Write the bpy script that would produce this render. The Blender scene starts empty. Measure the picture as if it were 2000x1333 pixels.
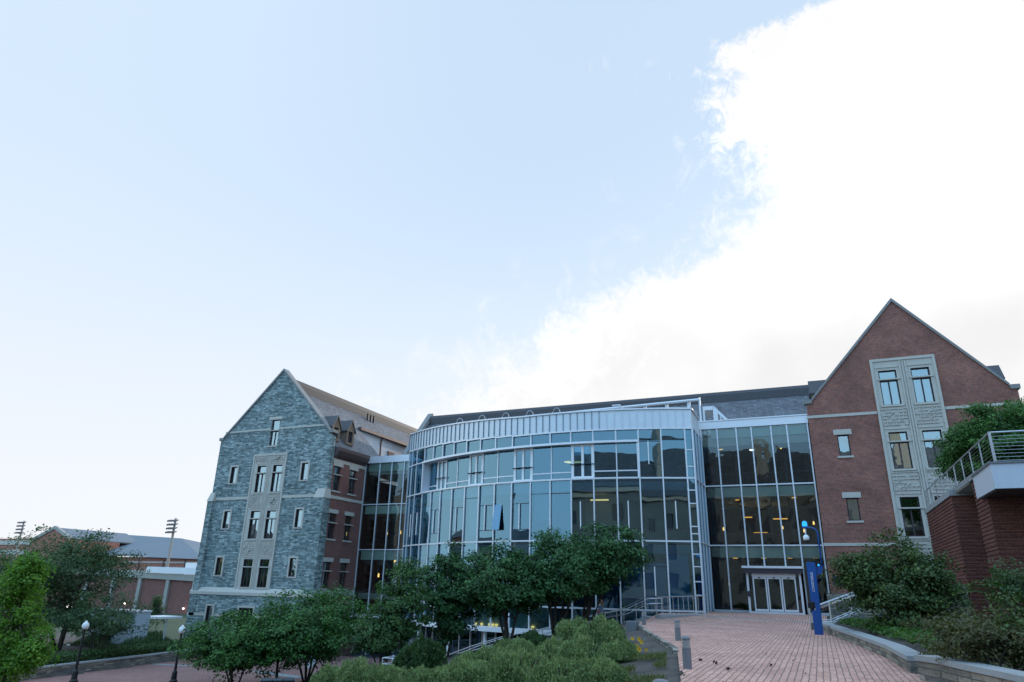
import bpy, bmesh, math, random
import numpy as np
from mathutils import Vector, Matrix
random.seed(7)
S = bpy.context.scene
COL = S.collection
PI = math.pi

# ------------------------------------------------------------------ camera
F_PX, W_PX, H_PX = 1325.0, 2000.0, 1333.0
pitch, roll, AZ = math.radians(19.85), math.radians(1.3), math.radians(23.5)
EYE = np.array([0.0, 0.0, 1.6])
FW = np.array([-math.sin(AZ)*math.cos(pitch), math.cos(AZ)*math.cos(pitch), math.sin(pitch)])
_r = np.cross(FW, [0, 0, 1]); _r /= np.linalg.norm(_r); _u = np.cross(_r, FW)
CR = math.cos(roll)*_r + math.sin(roll)*_u
CU = -math.sin(roll)*_r + math.cos(roll)*_u
cd = bpy.data.cameras.new('camera'); cam = bpy.data.objects.new('camera', cd); COL.objects.link(cam)
cd.sensor_width = 36.0; cd.lens = 36.0*F_PX/W_PX; cd.clip_start = 0.1; cd.clip_end = 3000
cam.matrix_world = Matrix(((CR[0], CU[0], -FW[0], EYE[0]), (CR[1], CU[1], -FW[1], EYE[1]), (CR[2], CU[2], -FW[2], EYE[2]), (0, 0, 0, 1)))
S.camera = cam

# ------------------------------------------------------------------ sun, sky, exposure
SUN_EL, SUN_AZ = math.radians(18.0), math.radians(9.4)          # azimuth from +Y towards +X
S.view_settings.view_transform = 'Standard'; S.view_settings.look = 'None'
S.view_settings.exposure = 0.0; S.view_settings.gamma = 1.0; S.view_settings.use_curve_mapping = False
sl = bpy.data.lights.new('sun', 'SUN'); sl.energy = 2.4; sl.angle = math.radians(0.5); sl.color = (1.0, 0.90, 0.77)
so = bpy.data.objects.new('sun', sl); COL.objects.link(so)
sd = Vector((math.sin(SUN_AZ)*math.cos(SUN_EL), math.cos(SUN_AZ)*math.cos(SUN_EL), math.sin(SUN_EL)))
so.rotation_euler = sd.to_track_quat('Z', 'Y').to_euler()

world = bpy.data.worlds.new('World'); S.world = world; world.use_nodes = True
wn = world.node_tree; wn.nodes.clear()
def WN(t, **k):
    n = wn.nodes.new(t)
    for a, b in k.items(): setattr(n, a, b)
    return n
def wl(a, b): wn.links.new(a, b)
def wmath(op, a, b=None, c=None, clamp=False):
    n = WN('ShaderNodeMath', operation=op); n.use_clamp = clamp
    for i, v in enumerate((a, b, c)):
        if v is None: continue
        if isinstance(v, (int, float)): n.inputs[i].default_value = v
        else: wl(v, n.inputs[i])
    return n.outputs[0]
sky = WN('ShaderNodeTexSky'); sky.sky_type = 'NISHITA'; sky.sun_disc = False
sky.sun_elevation = SUN_EL; sky.sun_rotation = SUN_AZ; sky.air_density = 1.0; sky.dust_density = 1.2; sky.ozone_density = 1.6
tc = WN('ShaderNodeTexCoord'); sep = WN('ShaderNodeSeparateXYZ'); wl(tc.outputs['Generated'], sep.inputs[0])
el = wmath('MULTIPLY', wmath('ARCSINE', sep.outputs[2]), 180/PI)
az = wmath('MULTIPLY', wmath('ARCTAN2', sep.outputs[0], sep.outputs[1]), 180/PI)
# left boundary of the cloud bank: azimuth as a function of elevation
fc = WN('ShaderNodeFloatCurve'); wl(wmath('DIVIDE', el, 60.0, clamp=True), fc.inputs[1])
CB = [(0, -24), (8, -26), (12.0, -31.5), (14.4, -30.5), (16.7, -26.2), (20.6, -22.0), (22.8, -18.6), (25.1, -11.9), (27.4, -5.6), (29.9, -2.6), (33.9, -2.4), (36.5, -5.2), (38.5, -6.2), (40.5, -5.0), (42.0, -1.0), (43.0, 8.5), (45.5, 20), (50, 50), (60, 85)]
cv = fc.mapping.curves[0]
for i, (e_, a_) in enumerate(CB):
    p = (e_/60.0, (a_+90)/180.0)
    if i == 0: cv.points[0].location = p
    elif i == len(CB)-1: cv.points[1].location = p
    else: cv.points.new(*p)
for p in cv.points: p.handle_type = 'VECTOR'
fc.mapping.update()
bound = wmath('SUBTRACT', wmath('MULTIPLY', fc.outputs[0], 180.0), 90.0)
def wnoise(scale, detail, rough, dist=0.0):
    n = WN('ShaderNodeTexNoise'); n.inputs['Scale'].default_value = scale; n.inputs['Detail'].default_value = detail
    n.inputs['Roughness'].default_value = rough; n.inputs['Distortion'].default_value = dist
    wl(tc.outputs['Generated'], n.inputs['Vector']); return n.outputs['Fac']
n1 = wnoise(11, 12, 0.66, 0.8); n2 = wnoise(48, 8, 0.68, 1.2); n3 = wnoise(5, 4, 0.5)
wob = wmath('ADD', wmath('MULTIPLY', wmath('SUBTRACT', n1, 0.5), 14.0), wmath('MULTIPLY', wmath('SUBTRACT', n2, 0.5), 10.0))
upper = WN('ShaderNodeMapRange'); upper.interpolation_type = 'SMOOTHSTEP'; wl(el, upper.inputs[0]); upper.inputs[1].default_value = 33; upper.inputs[2].default_value = 43; upper.inputs[3].default_value = 1.0; upper.inputs[4].default_value = 2.3
lower = WN('ShaderNodeMapRange'); lower.interpolation_type = 'SMOOTHSTEP'; wl(el, lower.inputs[0]); lower.inputs[1].default_value = 30; lower.inputs[2].default_value = 36; lower.inputs[3].default_value = 2.1; lower.inputs[4].default_value = 1.0
dd = wmath('DIVIDE', wmath('ADD', wmath('SUBTRACT', az, bound), wmath('MULTIPLY', wob, wmath('MULTIPLY', upper.outputs[0], wmath('POWER', lower.outputs[0], 0.4)))), wmath('MULTIPLY', upper.outputs[0], lower.outputs[0]))
mr = WN('ShaderNodeMapRange'); mr.interpolation_type = 'SMOOTHSTEP'; wl(dd, mr.inputs[0]); mr.inputs[1].default_value = -1.2; mr.inputs[2].default_value = 2.8
far = WN('ShaderNodeMapRange'); far.interpolation_type = 'SMOOTHSTEP'; wl(az, far.inputs[0]); far.inputs[1].default_value = 55; far.inputs[2].default_value = 110; far.inputs[3].default_value = 1; far.inputs[4].default_value = 0
mask = wmath('MULTIPLY', mr.outputs[0], far.outputs[0])
# faint wisps near the bank
wm = WN('ShaderNodeMapRange'); wm.interpolation_type = 'SMOOTHSTEP'; wl(dd, wm.inputs[0]); wm.inputs[1].default_value = -9; wm.inputs[2].default_value = 0; wm.inputs[3].default_value = 0; wm.inputs[4].default_value = 1
ws = WN('ShaderNodeMapRange'); ws.interpolation_type = 'SMOOTHSTEP'; wl(wnoise(14, 8, 0.6, 0.6), ws.inputs[0]); ws.inputs[1].default_value = 0.56; ws.inputs[2].default_value = 0.80; ws.inputs[3].default_value = 0; ws.inputs[4].default_value = 0.75
mask = wmath('MAXIMUM', mask, wmath('MULTIPLY', wm.outputs[0], ws.outputs[0]))
# pale veil thickening towards the horizon; deeper clear blue overhead and on the side away from the sun
def wramp(x, lo, hi, a, b):
    n = WN('ShaderNodeMapRange'); n.interpolation_type = 'SMOOTHSTEP'; wl(x, n.inputs[0])
    for i, v in enumerate((lo, hi, a, b)): n.inputs[i+1].default_value = v
    return n.outputs[0]
def wmix(fac, a, b):
    n = WN('ShaderNodeMix', data_type='RGBA')
    if isinstance(fac, float): n.inputs[0].default_value = fac
    else: wl(fac, n.inputs[0])
    for v, s in ((a, n.inputs[6]), (b, n.inputs[7])):
        if isinstance(v, tuple): s.default_value = v
        else: wl(v, s)
    return n.outputs[2]
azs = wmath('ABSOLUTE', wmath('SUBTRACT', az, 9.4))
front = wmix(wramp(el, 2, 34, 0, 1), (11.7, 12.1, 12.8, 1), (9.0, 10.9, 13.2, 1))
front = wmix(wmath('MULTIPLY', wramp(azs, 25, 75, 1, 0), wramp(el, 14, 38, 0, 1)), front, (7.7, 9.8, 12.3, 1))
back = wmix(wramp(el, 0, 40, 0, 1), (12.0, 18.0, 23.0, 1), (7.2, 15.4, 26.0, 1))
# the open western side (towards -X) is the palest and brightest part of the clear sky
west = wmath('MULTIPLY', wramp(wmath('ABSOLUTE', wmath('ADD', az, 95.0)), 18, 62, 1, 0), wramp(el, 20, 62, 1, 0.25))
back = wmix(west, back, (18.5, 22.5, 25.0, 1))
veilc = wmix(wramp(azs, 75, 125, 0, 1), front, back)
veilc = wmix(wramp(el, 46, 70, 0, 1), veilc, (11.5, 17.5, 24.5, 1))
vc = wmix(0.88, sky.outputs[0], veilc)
CLOUDC = (12.1, 12.1, 12.2, 1)
cn = WN('ShaderNodeMapRange'); wl(n3, cn.inputs[0]); cn.inputs[1].default_value = 0.3; cn.inputs[2].default_value = 0.7; cn.inputs[3].default_value = 0.96; cn.inputs[4].default_value = 1.14
shade = wmath('MULTIPLY', wramp(el, 17.5, 23.5, 1, 0), wramp(dd, 1.5, 7, 0, 1))
cnf = wmath('MULTIPLY', cn.outputs[0], wmath('SUBTRACT', 1.0, wmath('MULTIPLY', shade, 0.13)))
sc_ = WN('ShaderNodeVectorMath', operation='SCALE'); sc_.inputs[0].default_value = CLOUDC[:3]; wl(cnf, sc_.inputs[3])
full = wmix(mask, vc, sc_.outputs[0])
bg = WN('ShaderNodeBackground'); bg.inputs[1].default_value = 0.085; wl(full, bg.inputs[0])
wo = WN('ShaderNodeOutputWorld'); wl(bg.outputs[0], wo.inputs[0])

# ------------------------------------------------------------------ picture measurements -> points of the place
def ray(px, py):
    d = FW*F_PX + CR*(px-W_PX/2) + CU*(H_PX/2-py); return d/np.linalg.norm(d)
def onY(px, py, Y): d = ray(px, py); return EYE + d*(Y/d[1])
def onX(px, py, X): d = ray(px, py); return EYE + d*(X/d[0])
def onZ(px, py, z): d = ray(px, py); return EYE + d*((z-1.6)/d[2])

# ------------------------------------------------------------------ terrain
PEY = [-60, 0, 14, 21.5, 29.9, 37.3, 43, 70]; PEX = [-2.3, -2.5, -2.54, -3.96, -6.73, -8.8, -9.2, -9.2]
def path_edge(y): return float(np.interp(y, PEY, PEX))
RWY = [-40, 12.5, 17.2, 18.2, 22, 27, 34.4, 37.6, 60]; RWX = [12, 3.5, 2.0, 2.0, 1.85, 1.32, 0.38, 0.2, 0.2]
def path_right(y): return float(np.interp(y, RWY, RWX))
def sm(a, b, x):
    t = min(1, max(0, (x-a)/(b-a))); return t*t*(3-2*t)
LOW = -4.5
BEDY = [-40, 20, 33, 41.5, 45.5, 50]; BEDX = [-44, -45, -46.0, -47.1, -47.9, -49.5]
def bed_edge(y): return float(np.interp(y, BEDY, BEDX))
def height(x, y):
    e = path_edge(y)
    if x >= e: 
        b = 0.30*sm(39, 48.5, y)
        if x > path_right(y)+0.2 and y < 38: b = 0.33
        return b
    if y > 41.3: z = LOW
    else:
        d = e-x; t = min(1, d/23.0); z = LOW*(0.75*t+0.25*t*t*(3-2*t))
    if x < bed_edge(y): z = LOW+0.55+0.02*min(20, bed_edge(y)-x)
    return z
def on_ground(px, py, dz=0.0):
    d = ray(px, py); t = 6.0
    while t < 400:
        p = EYE+d*t
        if p[2] < height(p[0], p[1])+dz: return p
        t += 0.1
    return p

# ------------------------------------------------------------------ materials
MATS = {}
class NT:
    def __init__(s, name):
        s.m = bpy.data.materials.new(name); s.m.use_nodes = True; s.t = s.m.node_tree; s.t.nodes.clear()
        s.out = s.t.nodes.new('ShaderNodeOutputMaterial'); MATS[name] = s.m
    def n(s, typ, ins=None, **k):
        n = s.t.nodes.new(typ)
        for a, b in k.items(): setattr(n, a, b)
        for a, v in (ins or {}).items():
            sk = n.inputs[a]
            if hasattr(v, 'is_output'): s.t.links.new(v, sk)
            else: sk.default_value = v
        return n
    def coord(s, sx=1, sy=1, sz=1, mode='wall'):
        g = s.n('ShaderNodeNewGeometry'); sp = s.n('ShaderNodeSeparateXYZ', {0: g.outputs['Position']})
        if mode == 'wall':
            u = s.n('ShaderNodeMath', {0: sp.outputs[0], 1: sp.outputs[1]}, operation='ADD').outputs[0]
            return s.n('ShaderNodeCombineXYZ', {0: u, 1: sp.outputs[2], 2: 0.0}).outputs[0]
        if mode == 'swap': return s.n('ShaderNodeCombineXYZ', {0: sp.outputs[1], 1: sp.outputs[0], 2: 0.0}).outputs[0]
        return g.outputs['Position']
    def noise(s, vec, scale, detail=4, rough=0.55, dist=0):
        return s.n('ShaderNodeTexNoise', {'Vector': vec, 'Scale': scale, 'Detail': detail, 'Roughness': rough, 'Distortion': dist})
    def ramp(s, fac, stops):
        r = s.n('ShaderNodeValToRGB', {0: fac}); e = r.color_ramp.elements
        while len(e) < len(stops): e.new(0.5)
        for i, (p, c) in enumerate(stops): e[i].position = p; e[i].color = (*c, 1)
        return r.outputs[0]
    def mix(s, fac, a, b, blend='MIX'):
        return s.n('ShaderNodeMix', {0: fac, 6: a, 7: b}, data_type='RGBA', blend_type=blend).outputs[2]
    def bump(s, h, strength=0.4, dist=0.02):
        return s.n('ShaderNodeBump', {'Height': h, 'Strength': strength, 'Distance': dist}).outputs[0]
    def bsdf(s, color, rough=0.8, metal=0.0, normal=None, spec=0.5, **extra):
        ins = {'Base Color': color, 'Roughness': rough, 'Metallic': metal, 'Specular IOR Level': spec}
        if normal is not None: ins['Normal'] = normal
        ins.update(extra)
        b = s.n('ShaderNodeBsdfPrincipled', ins); s.t.links.new(b.outputs[0], s.out.inputs[0]); return b
def rgba(c): return (*c, 1)

def m_plain(name, c, rough=0.6, metal=0.0, var=0.12, scale=3.0, spec=0.5):
    t = NT(name); p = t.coord(mode='pos')
    n = t.noise(p, scale, 5, 0.6); n2 = t.noise(p, scale*9, 3, 0.6)
    k = t.n('ShaderNodeMath', {0: n.outputs[0], 1: n2.outputs[0]}, operation='ADD').outputs[0]
    lo = tuple(x*(1-var) for x in c); hi = tuple(min(1, x*(1+var)) for x in c)
    col = t.ramp(t.n('ShaderNodeMath', {0: k, 1: 0.5}, operation='MULTIPLY').outputs[0], [(0.3, lo), (0.7, hi)])
    t.bsdf(col, rough, metal, t.bump(n2.outputs[0], 0.15, 0.01), spec); return t.m
def m_brick(name, c1, c2, mortar, bw=0.22, bh=0.075, ms=0.012, rough=0.85, offset=0.5, mode='wall', patch=(0.8, 1.15), bump=0.4, dark=None, warp=0.0, msmooth=0.1):
    t = NT(name); v = t.coord(mode=mode)
    if warp:
        nz = t.noise(v, 3.0, 3, 0.6); off = t.n('ShaderNodeVectorMath', {0: nz.outputs['Color'], 1: (-0.5, -0.5, -0.5)}, operation='ADD').outputs[0]
        v2 = t.n('ShaderNodeVectorMath', {0: t.n('ShaderNodeVectorMath', {0: off, 3: warp}, operation='SCALE').outputs[0], 1: v}, operation='ADD').outputs[0]
    else: v2 = v
    b = t.n('ShaderNodeTexBrick', {'Vector': v2, 'Color1': rgba(c1), 'Color2': rgba(c2), 'Mortar': rgba(mortar), 'Scale': 1.0, 'Mortar Size': ms, 'Mortar Smooth': msmooth, 'Bias': 0.0, 'Brick Width': bw, 'Row Height': bh}, offset=offset)
    col = b.outputs['Color']
    if dark is not None:                                      # a share of burnt headers
        b2 = t.n('ShaderNodeTexBrick', {'Vector': v2, 'Color1': (0, 0, 0, 1), 'Color2': (1, 1, 1, 1), 'Mortar': (0, 0, 0, 1), 'Scale': 1.0, 'Mortar Size': ms, 'Bias': -0.35, 'Brick Width': bw*0.5, 'Row Height': bh}, offset=offset)
        col = t.mix(t.n('ShaderNodeMath', {0: b2.outputs['Color'], 1: 0.8}, operation='MULTIPLY').outputs[0], col, rgba(dark))
    big = t.noise(v, 0.55, 5, 0.6)
    pt = t.ramp(big.outputs[0], [(0.3, (patch[0],)*3), (0.7, (patch[1],)*3)])
    col = t.mix(1.0, col, pt, 'MULTIPLY')
    fine = t.noise(v, 14, 3, 0.6)
    col = t.mix(1.0, col, t.ramp(fine.outputs[0], [(0.3, (0.85,)*3), (0.7, (1.12,)*3)]), 'MULTIPLY')
    inv = t.n('ShaderNodeMath', {0: 1.0, 1: b.outputs['Fac']}, operation='SUBTRACT').outputs[0]
    h = t.n('ShaderNodeMath', {0: inv, 1: t.n('ShaderNodeMath', {0: fine.outputs[0], 1: 0.5}, operation='MULTIPLY').outputs[0]}, operation='ADD').outputs[0]
    t.bsdf(col, rough, 0, t.bump(h, bump, 0.02)); return t.m
def m_rubble(name, cols, mortar, sx, sy, rough=0.85, bump=0.7):
    """split-face ashlar: courses with cells of random width and tone"""
    t = NT(name); v = t.coord(mode='wall')
    nz = t.noise(v, 1.6, 3, 0.6); off = t.n('ShaderNodeVectorMath', {0: nz.outputs['Color'], 1: (-0.5, -0.5, -0.5)}, operation='ADD').outputs[0]
    vw = t.n('ShaderNodeVectorMath', {0: t.n('ShaderNodeVectorMath', {0: off, 1: (0.30, 0.10, 0)}, operation='MULTIPLY').outputs[0], 1: v}, operation='ADD').outputs[0]
    br = t.n('ShaderNodeTexBrick', {'Vector': vw, 'Color1': (0, 0, 0, 1), 'Color2': (1, 1, 1, 1), 'Mortar': (0.5, 0.5, 0.5, 1), 'Scale': 1.0, 'Mortar Size': 0.012, 'Mortar Smooth': 0.3, 'Brick Width': sx, 'Row Height': sy}, offset=0.37, offset_frequency=3, squash=1.5, squash_frequency=2)
    br2 = t.n('ShaderNodeTexBrick', {'Vector': t.n('ShaderNodeVectorMath', {0: vw, 1: (5.3, 1.0, 0)}, operation='ADD').outputs[0], 'Color1': (0, 0, 0, 1), 'Color2': (1, 1, 1, 1), 'Mortar': (0.5, 0.5, 0.5, 1), 'Scale': 1.0, 'Mortar Size': 0.0, 'Brick Width': sx*0.62, 'Row Height': sy*2}, offset=0.43, squash=0.8, squash_frequency=3)
    k = t.n('ShaderNodeMath', {0: t.n('ShaderNodeMath', {0: br.outputs['Color'], 1: 0.72}, operation='MULTIPLY').outputs[0], 1: t.n('ShaderNodeMath', {0: br2.outputs['Color'], 1: 0.28}, operation='MULTIPLY').outputs[0]}, operation='ADD').outputs[0]
    fine = t.noise(t.n('ShaderNodeVectorMath', {0: v, 1: (1, 2.2, 1)}, operation='MULTIPLY').outputs[0], 7, 5, 0.65)
    k = t.n('ShaderNodeMath', {0: k, 1: t.n('ShaderNodeMath', {0: t.n('ShaderNodeMath', {0: fine.outputs[0], 1: 0.5}, operation='SUBTRACT').outputs[0], 1: 1.1}, operation='MULTIPLY').outputs[0]}, operation='ADD').outputs[0]
    col = t.ramp(k, [(i/(len(cols)-1), c) for i, c in enumerate(cols)])
    col = t.mix(br.outputs['Fac'], col, rgba(mortar))
    big = t.noise(v, 0.35, 4, 0.6)
    col = t.mix(1.0, col, t.ramp(big.outputs[0], [(0.3, (0.88,)*3), (0.7, (1.1,)*3)]), 'MULTIPLY')
    inv = t.n('ShaderNodeMath', {0: 1.0, 1: br.outputs['Fac']}, operation='SUBTRACT').outputs[0]
    h = t.n('ShaderNodeMath', {0: inv, 1: t.n('ShaderNodeMath', {0: fine.outputs[0], 1: 2.2}, operation='MULTIPLY').outputs[0]}, operation='ADD').outputs[0]
    t.bsdf(col, rough, 0, t.bump(h, bump, 0.06)); return t.m
def m_glass(name, tint, refl, ior=2.0, wav=0.0, wscale=0.5, extra=0.0):
    t = NT(name); g = t.n('ShaderNodeNewGeometry')
    ins = {'IOR': ior}
    nrm = None
    if wav:
        nz = t.noise(g.outputs['Position'], wscale, 2, 0.5); nrm = t.bump(nz.outputs[0], wav, 0.05); ins['Normal'] = nrm
    fr = t.n('ShaderNodeFresnel', ins).outputs[0]
    fac = t.n('ShaderNodeMath', {0: fr, 1: extra}, operation='ADD', use_clamp=True).outputs[0]
    tr = t.n('ShaderNodeBsdfTransparent', {0: rgba(tint)})
    gi = {'Color': rgba(refl), 'Roughness': 0.0}
    if nrm is not None: gi['Normal'] = nrm
    gl = t.n('ShaderNodeBsdfGlossy', gi)
    mx = t.n('ShaderNodeMixShader', {0: fac, 1: tr.outputs[0], 2: gl.outputs[0]})
    t.t.links.new(mx.outputs[0], t.out.inputs[0]); return t.m
def m_emit(name, c, s):
    t = NT(name); e = t.n('ShaderNodeEmission', {0: rgba(c), 1: s}); t.t.links.new(e.outputs[0], t.out.inputs[0]); return t.m
def m_leaf(name, c1, c2, c3=None, scale=1.2, trans=0.3, rough=0.55):
    t = NT(name); g = t.n('ShaderNodeNewGeometry')
    n = t.noise(g.outputs['Position'], scale, 3, 0.6)
    k = t.n('ShaderNodeMath', {0: t.n('ShaderNodeMath', {0: n.outputs[0], 1: 0.65}, operation='MULTIPLY').outputs[0], 1: t.n('ShaderNodeMath', {0: g.outputs['Random Per Island'], 1: 0.38}, operation='MULTIPLY').outputs[0]}, operation='ADD').outputs[0]
    st = [(0.25, c1), (0.72, c2)] + ([(0.86, c3)] if c3 else [])
    col = t.ramp(k, st)
    b = t.n('ShaderNodeBsdfPrincipled', {'Base Color': col, 'Roughness': rough, 'Specular IOR Level': 0.35})
    tl = t.n('ShaderNodeBsdfTranslucent', {0: t.mix(1.0, col, (1.0, 1.15, 0.6, 1), 'MULTIPLY')})
    mx = t.n('ShaderNodeMixShader', {0: trans, 1: b.outputs[0], 2: tl.outputs[0]}); t.t.links.new(mx.outputs[0], t.out.inputs[0]); return t.m

STONE = m_rubble('grey_green_stone', [(0.055, 0.085, 0.085), (0.155, 0.22, 0.22), (0.27, 0.35, 0.35), (0.52, 0.61, 0.61)], (0.19, 0.24, 0.24), 0.36, 0.125)
RUBBLE = m_rubble('garden_wall_stone', [(0.08, 0.085, 0.08), (0.17, 0.17, 0.15), (0.27, 0.25, 0.20), (0.38, 0.36, 0.31)], (0.11, 0.11, 0.10), 0.42, 0.12)
BRICK = m_brick('red_flemish_brick', (0.21, 0.054, 0.034), (0.31, 0.096, 0.064), (0.30, 0.21, 0.17), 0.24, 0.08, 0.011, dark=(0.04, 0.03, 0.04), patch=(0.7, 1.25))
BRICKS = m_brick('red_side_brick', (0.17, 0.055, 0.045), (0.24, 0.085, 0.065), (0.22, 0.16, 0.14), 0.24, 0.08, 0.010, patch=(0.85, 1.1))
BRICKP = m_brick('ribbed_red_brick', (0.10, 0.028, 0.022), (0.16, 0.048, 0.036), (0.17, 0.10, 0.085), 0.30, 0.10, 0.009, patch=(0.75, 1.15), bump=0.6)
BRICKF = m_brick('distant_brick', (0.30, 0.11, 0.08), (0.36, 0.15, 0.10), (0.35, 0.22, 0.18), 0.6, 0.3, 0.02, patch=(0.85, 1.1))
SLATE = m_brick('roof_slate', (0.085, 0.09, 0.105), (0.16, 0.165, 0.185), (0.045, 0.048, 0.055), 0.32, 0.2, 0.012, rough=0.6, patch=(0.8, 1.2), bump=0.5)
SLATE2 = m_plain('dark_ridge_metal', (0.05, 0.048, 0.055), 0.5, 0.0, 0.2)
LIME = m_plain('limestone', (0.47, 0.45, 0.40), 0.8, 0, 0.10, 1.2)
CONC = m_plain('concrete', (0.33, 0.32, 0.29), 0.85, 0, 0.15, 0.8)
CAPS = m_plain('cap_stone', (0.27, 0.29, 0.30), 0.8, 0, 0.14, 1.5)
ZINC = m_plain('zinc_panel', (0.60, 0.65, 0.69), 0.45, 0.3, 0.06, 0.7)
FASC = m_plain('silver_fascia', (0.68, 0.70, 0.74), 0.4, 0.3, 0.04, 0.8)
ALU = m_plain('aluminium', (0.62, 0.65, 0.69), 0.4, 0.35, 0.04, 2.0)
STEEL = m_plain('brushed_steel', (0.52, 0.53, 0.55), 0.3, 0.8, 0.08, 4.0)
WHITE = m_plain('white_paint', (0.74, 0.76, 0.78), 0.5, 0, 0.04, 1.0)
STUC = m_plain('pale_stucco', (0.66, 0.68, 0.72), 0.85, 0, 0.05, 1.0)
CANO = m_plain('pale_blue_fascia', (0.50, 0.55, 0.62), 0.55, 0.0, 0.05, 0.6)
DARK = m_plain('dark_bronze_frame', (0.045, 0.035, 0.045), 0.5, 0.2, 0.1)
BLACK = m_plain('black_metal', (0.012, 0.012, 0.014), 0.45, 0.3, 0.1)
RIDGE = m_plain('grey_ridge_metal', (0.065, 0.062, 0.068), 0.6, 0.1, 0.1)
COPE = m_plain('grey_coping_stone', (0.23, 0.23, 0.225), 0.85, 0, 0.15, 1.5)
SEAM = m_plain('dark_seam', (0.16, 0.22, 0.27), 0.5, 0.2, 0.05)
SPAN = m_plain('fritted_spandrel', (0.68, 0.80, 0.78), 0.6, 0, 0.04)
COPPER = m_plain('brown_gutter', (0.11, 0.075, 0.075), 0.5, 0.3, 0.15)
WOOD = m_plain('weathered_cedar', (0.19, 0.14, 0.10), 0.8, 0, 0.2, 4)
CURT = m_plain('orange_brown_curtain', (0.26, 0.10, 0.04), 0.9, 0, 0.25, 2)
BLIND = m_plain('pale_blind', (0.42, 0.52, 0.50), 0.9, 0, 0.05, 2)
BLINDB = m_plain('blue_blind', (0.10, 0.42, 0.66), 0.9, 0, 0.08, 1)
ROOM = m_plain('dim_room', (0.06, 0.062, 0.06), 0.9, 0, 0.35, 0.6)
TAN = m_plain('tan_room_wall', (0.42, 0.30, 0.17), 0.9, 0, 0.1, 1)
CEIL = m_plain('pale_ceiling', (0.52, 0.56, 0.54), 0.9, 0, 0.06, 0.6)
BLUE = m_plain('blue_enamel', (0.004, 0.07, 0.28), 0.4, 0, 0.06, 2)
GREYB = m_plain('grey_bollard_paint', (0.16, 0.17, 0.19), 0.5, 0.2, 0.08, 4)
LOUV = m_plain('bollard_louvre', (0.32, 0.33, 0.34), 0.4, 0.3, 0.06, 4)
FROST = m_plain('frosted_globe', (0.70, 0.74, 0.76), 0.25, 0, 0.05, 3)
SIGN = m_plain('navy_sign', (0.02, 0.035, 0.07), 0.4, 0, 0.1)
BARK = m_plain('bark', (0.055, 0.045, 0.038), 0.9, 0, 0.3, 8)
METROOF = m_plain('standing_seam_roof', (0.16, 0.19, 0.22), 0.75, 0.1, 0.05, 0.1)
KIOSK = m_plain('pale_blue_panel', (0.42, 0.50, 0.58), 0.6, 0, 0.05, 0.8)
SKIN = m_plain('skin', (0.45, 0.28, 0.21), 0.6, 0, 0.05)
HAIR = m_plain('brown_hair', (0.22, 0.13, 0.08), 0.6, 0, 0.3, 20)
DENIM = m_plain('denim', (0.16, 0.24, 0.36), 0.9, 0, 0.15, 12)
PINK = m_plain('pink_cloth', (0.45, 0.14, 0.15), 0.9, 0, 0.15, 12)
GLASS = m_glass('curtain_wall_glass', (0.36, 0.60, 0.74), (0.44, 0.74, 0.92), 2.05, 0.13, 0.40, 0.11)
GLASSA = m_glass('atrium_glass', (0.70, 0.80, 0.77), (0.60, 0.74, 0.80), 1.85, 0.38, 0.55, 0.03)
WGLASS = m_glass('window_glass', (0.50, 0.58, 0.58), (0.72, 0.88, 0.92), 2.2, 0.12, 0.7, 0.22)
WARM = m_emit('warm_lamp', (1.0, 0.60, 0.18), 2.0)
WARM2 = m_emit('amber_lamp', (1.0, 0.50, 0.10), 1.1)
LAMPW = m_emit('white_lamp', (1.0, 0.97, 0.92), 4.0)
BEACON = m_emit('blue_beacon', (0.03, 0.36, 0.95), 1.6)
PAVE = m_brick('pink_brick_paving', (0.50, 0.265, 0.205), (0.64, 0.365, 0.29), (0.17, 0.115, 0.095), 0.36, 0.13, 0.011, mode='swap', patch=(0.78, 1.12), bump=0.5, warp=0.07)
PLAZA = m_brick('plaza_brick_paving', (0.27, 0.13, 0.115), (0.34, 0.18, 0.155), (0.16, 0.10, 0.09), 0.3, 0.15, 0.015, mode='pos', patch=(0.85, 1.1))
SOIL = NT('mulch_soil'); _p = SOIL.coord(mode='pos'); _a = SOIL.noise(_p, 1.1, 6, 0.65); _b = SOIL.noise(_p, 16, 4, 0.7)
SOIL.bsdf(SOIL.mix(1.0, SOIL.ramp(_a.outputs[0], [(0.35, (0.05, 0.045, 0.045)), (0.6, (0.11, 0.095, 0.085)), (0.75, (0.07, 0.085, 0.04))]), SOIL.ramp(_b.outputs[0], [(0.3, (0.55,)*3), (0.7, (1.4,)*3)]), 'MULTIPLY'), 0.95, 0, SOIL.bump(_b.outputs[0], 0.8, 0.06)); SOIL = SOIL.m

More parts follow.
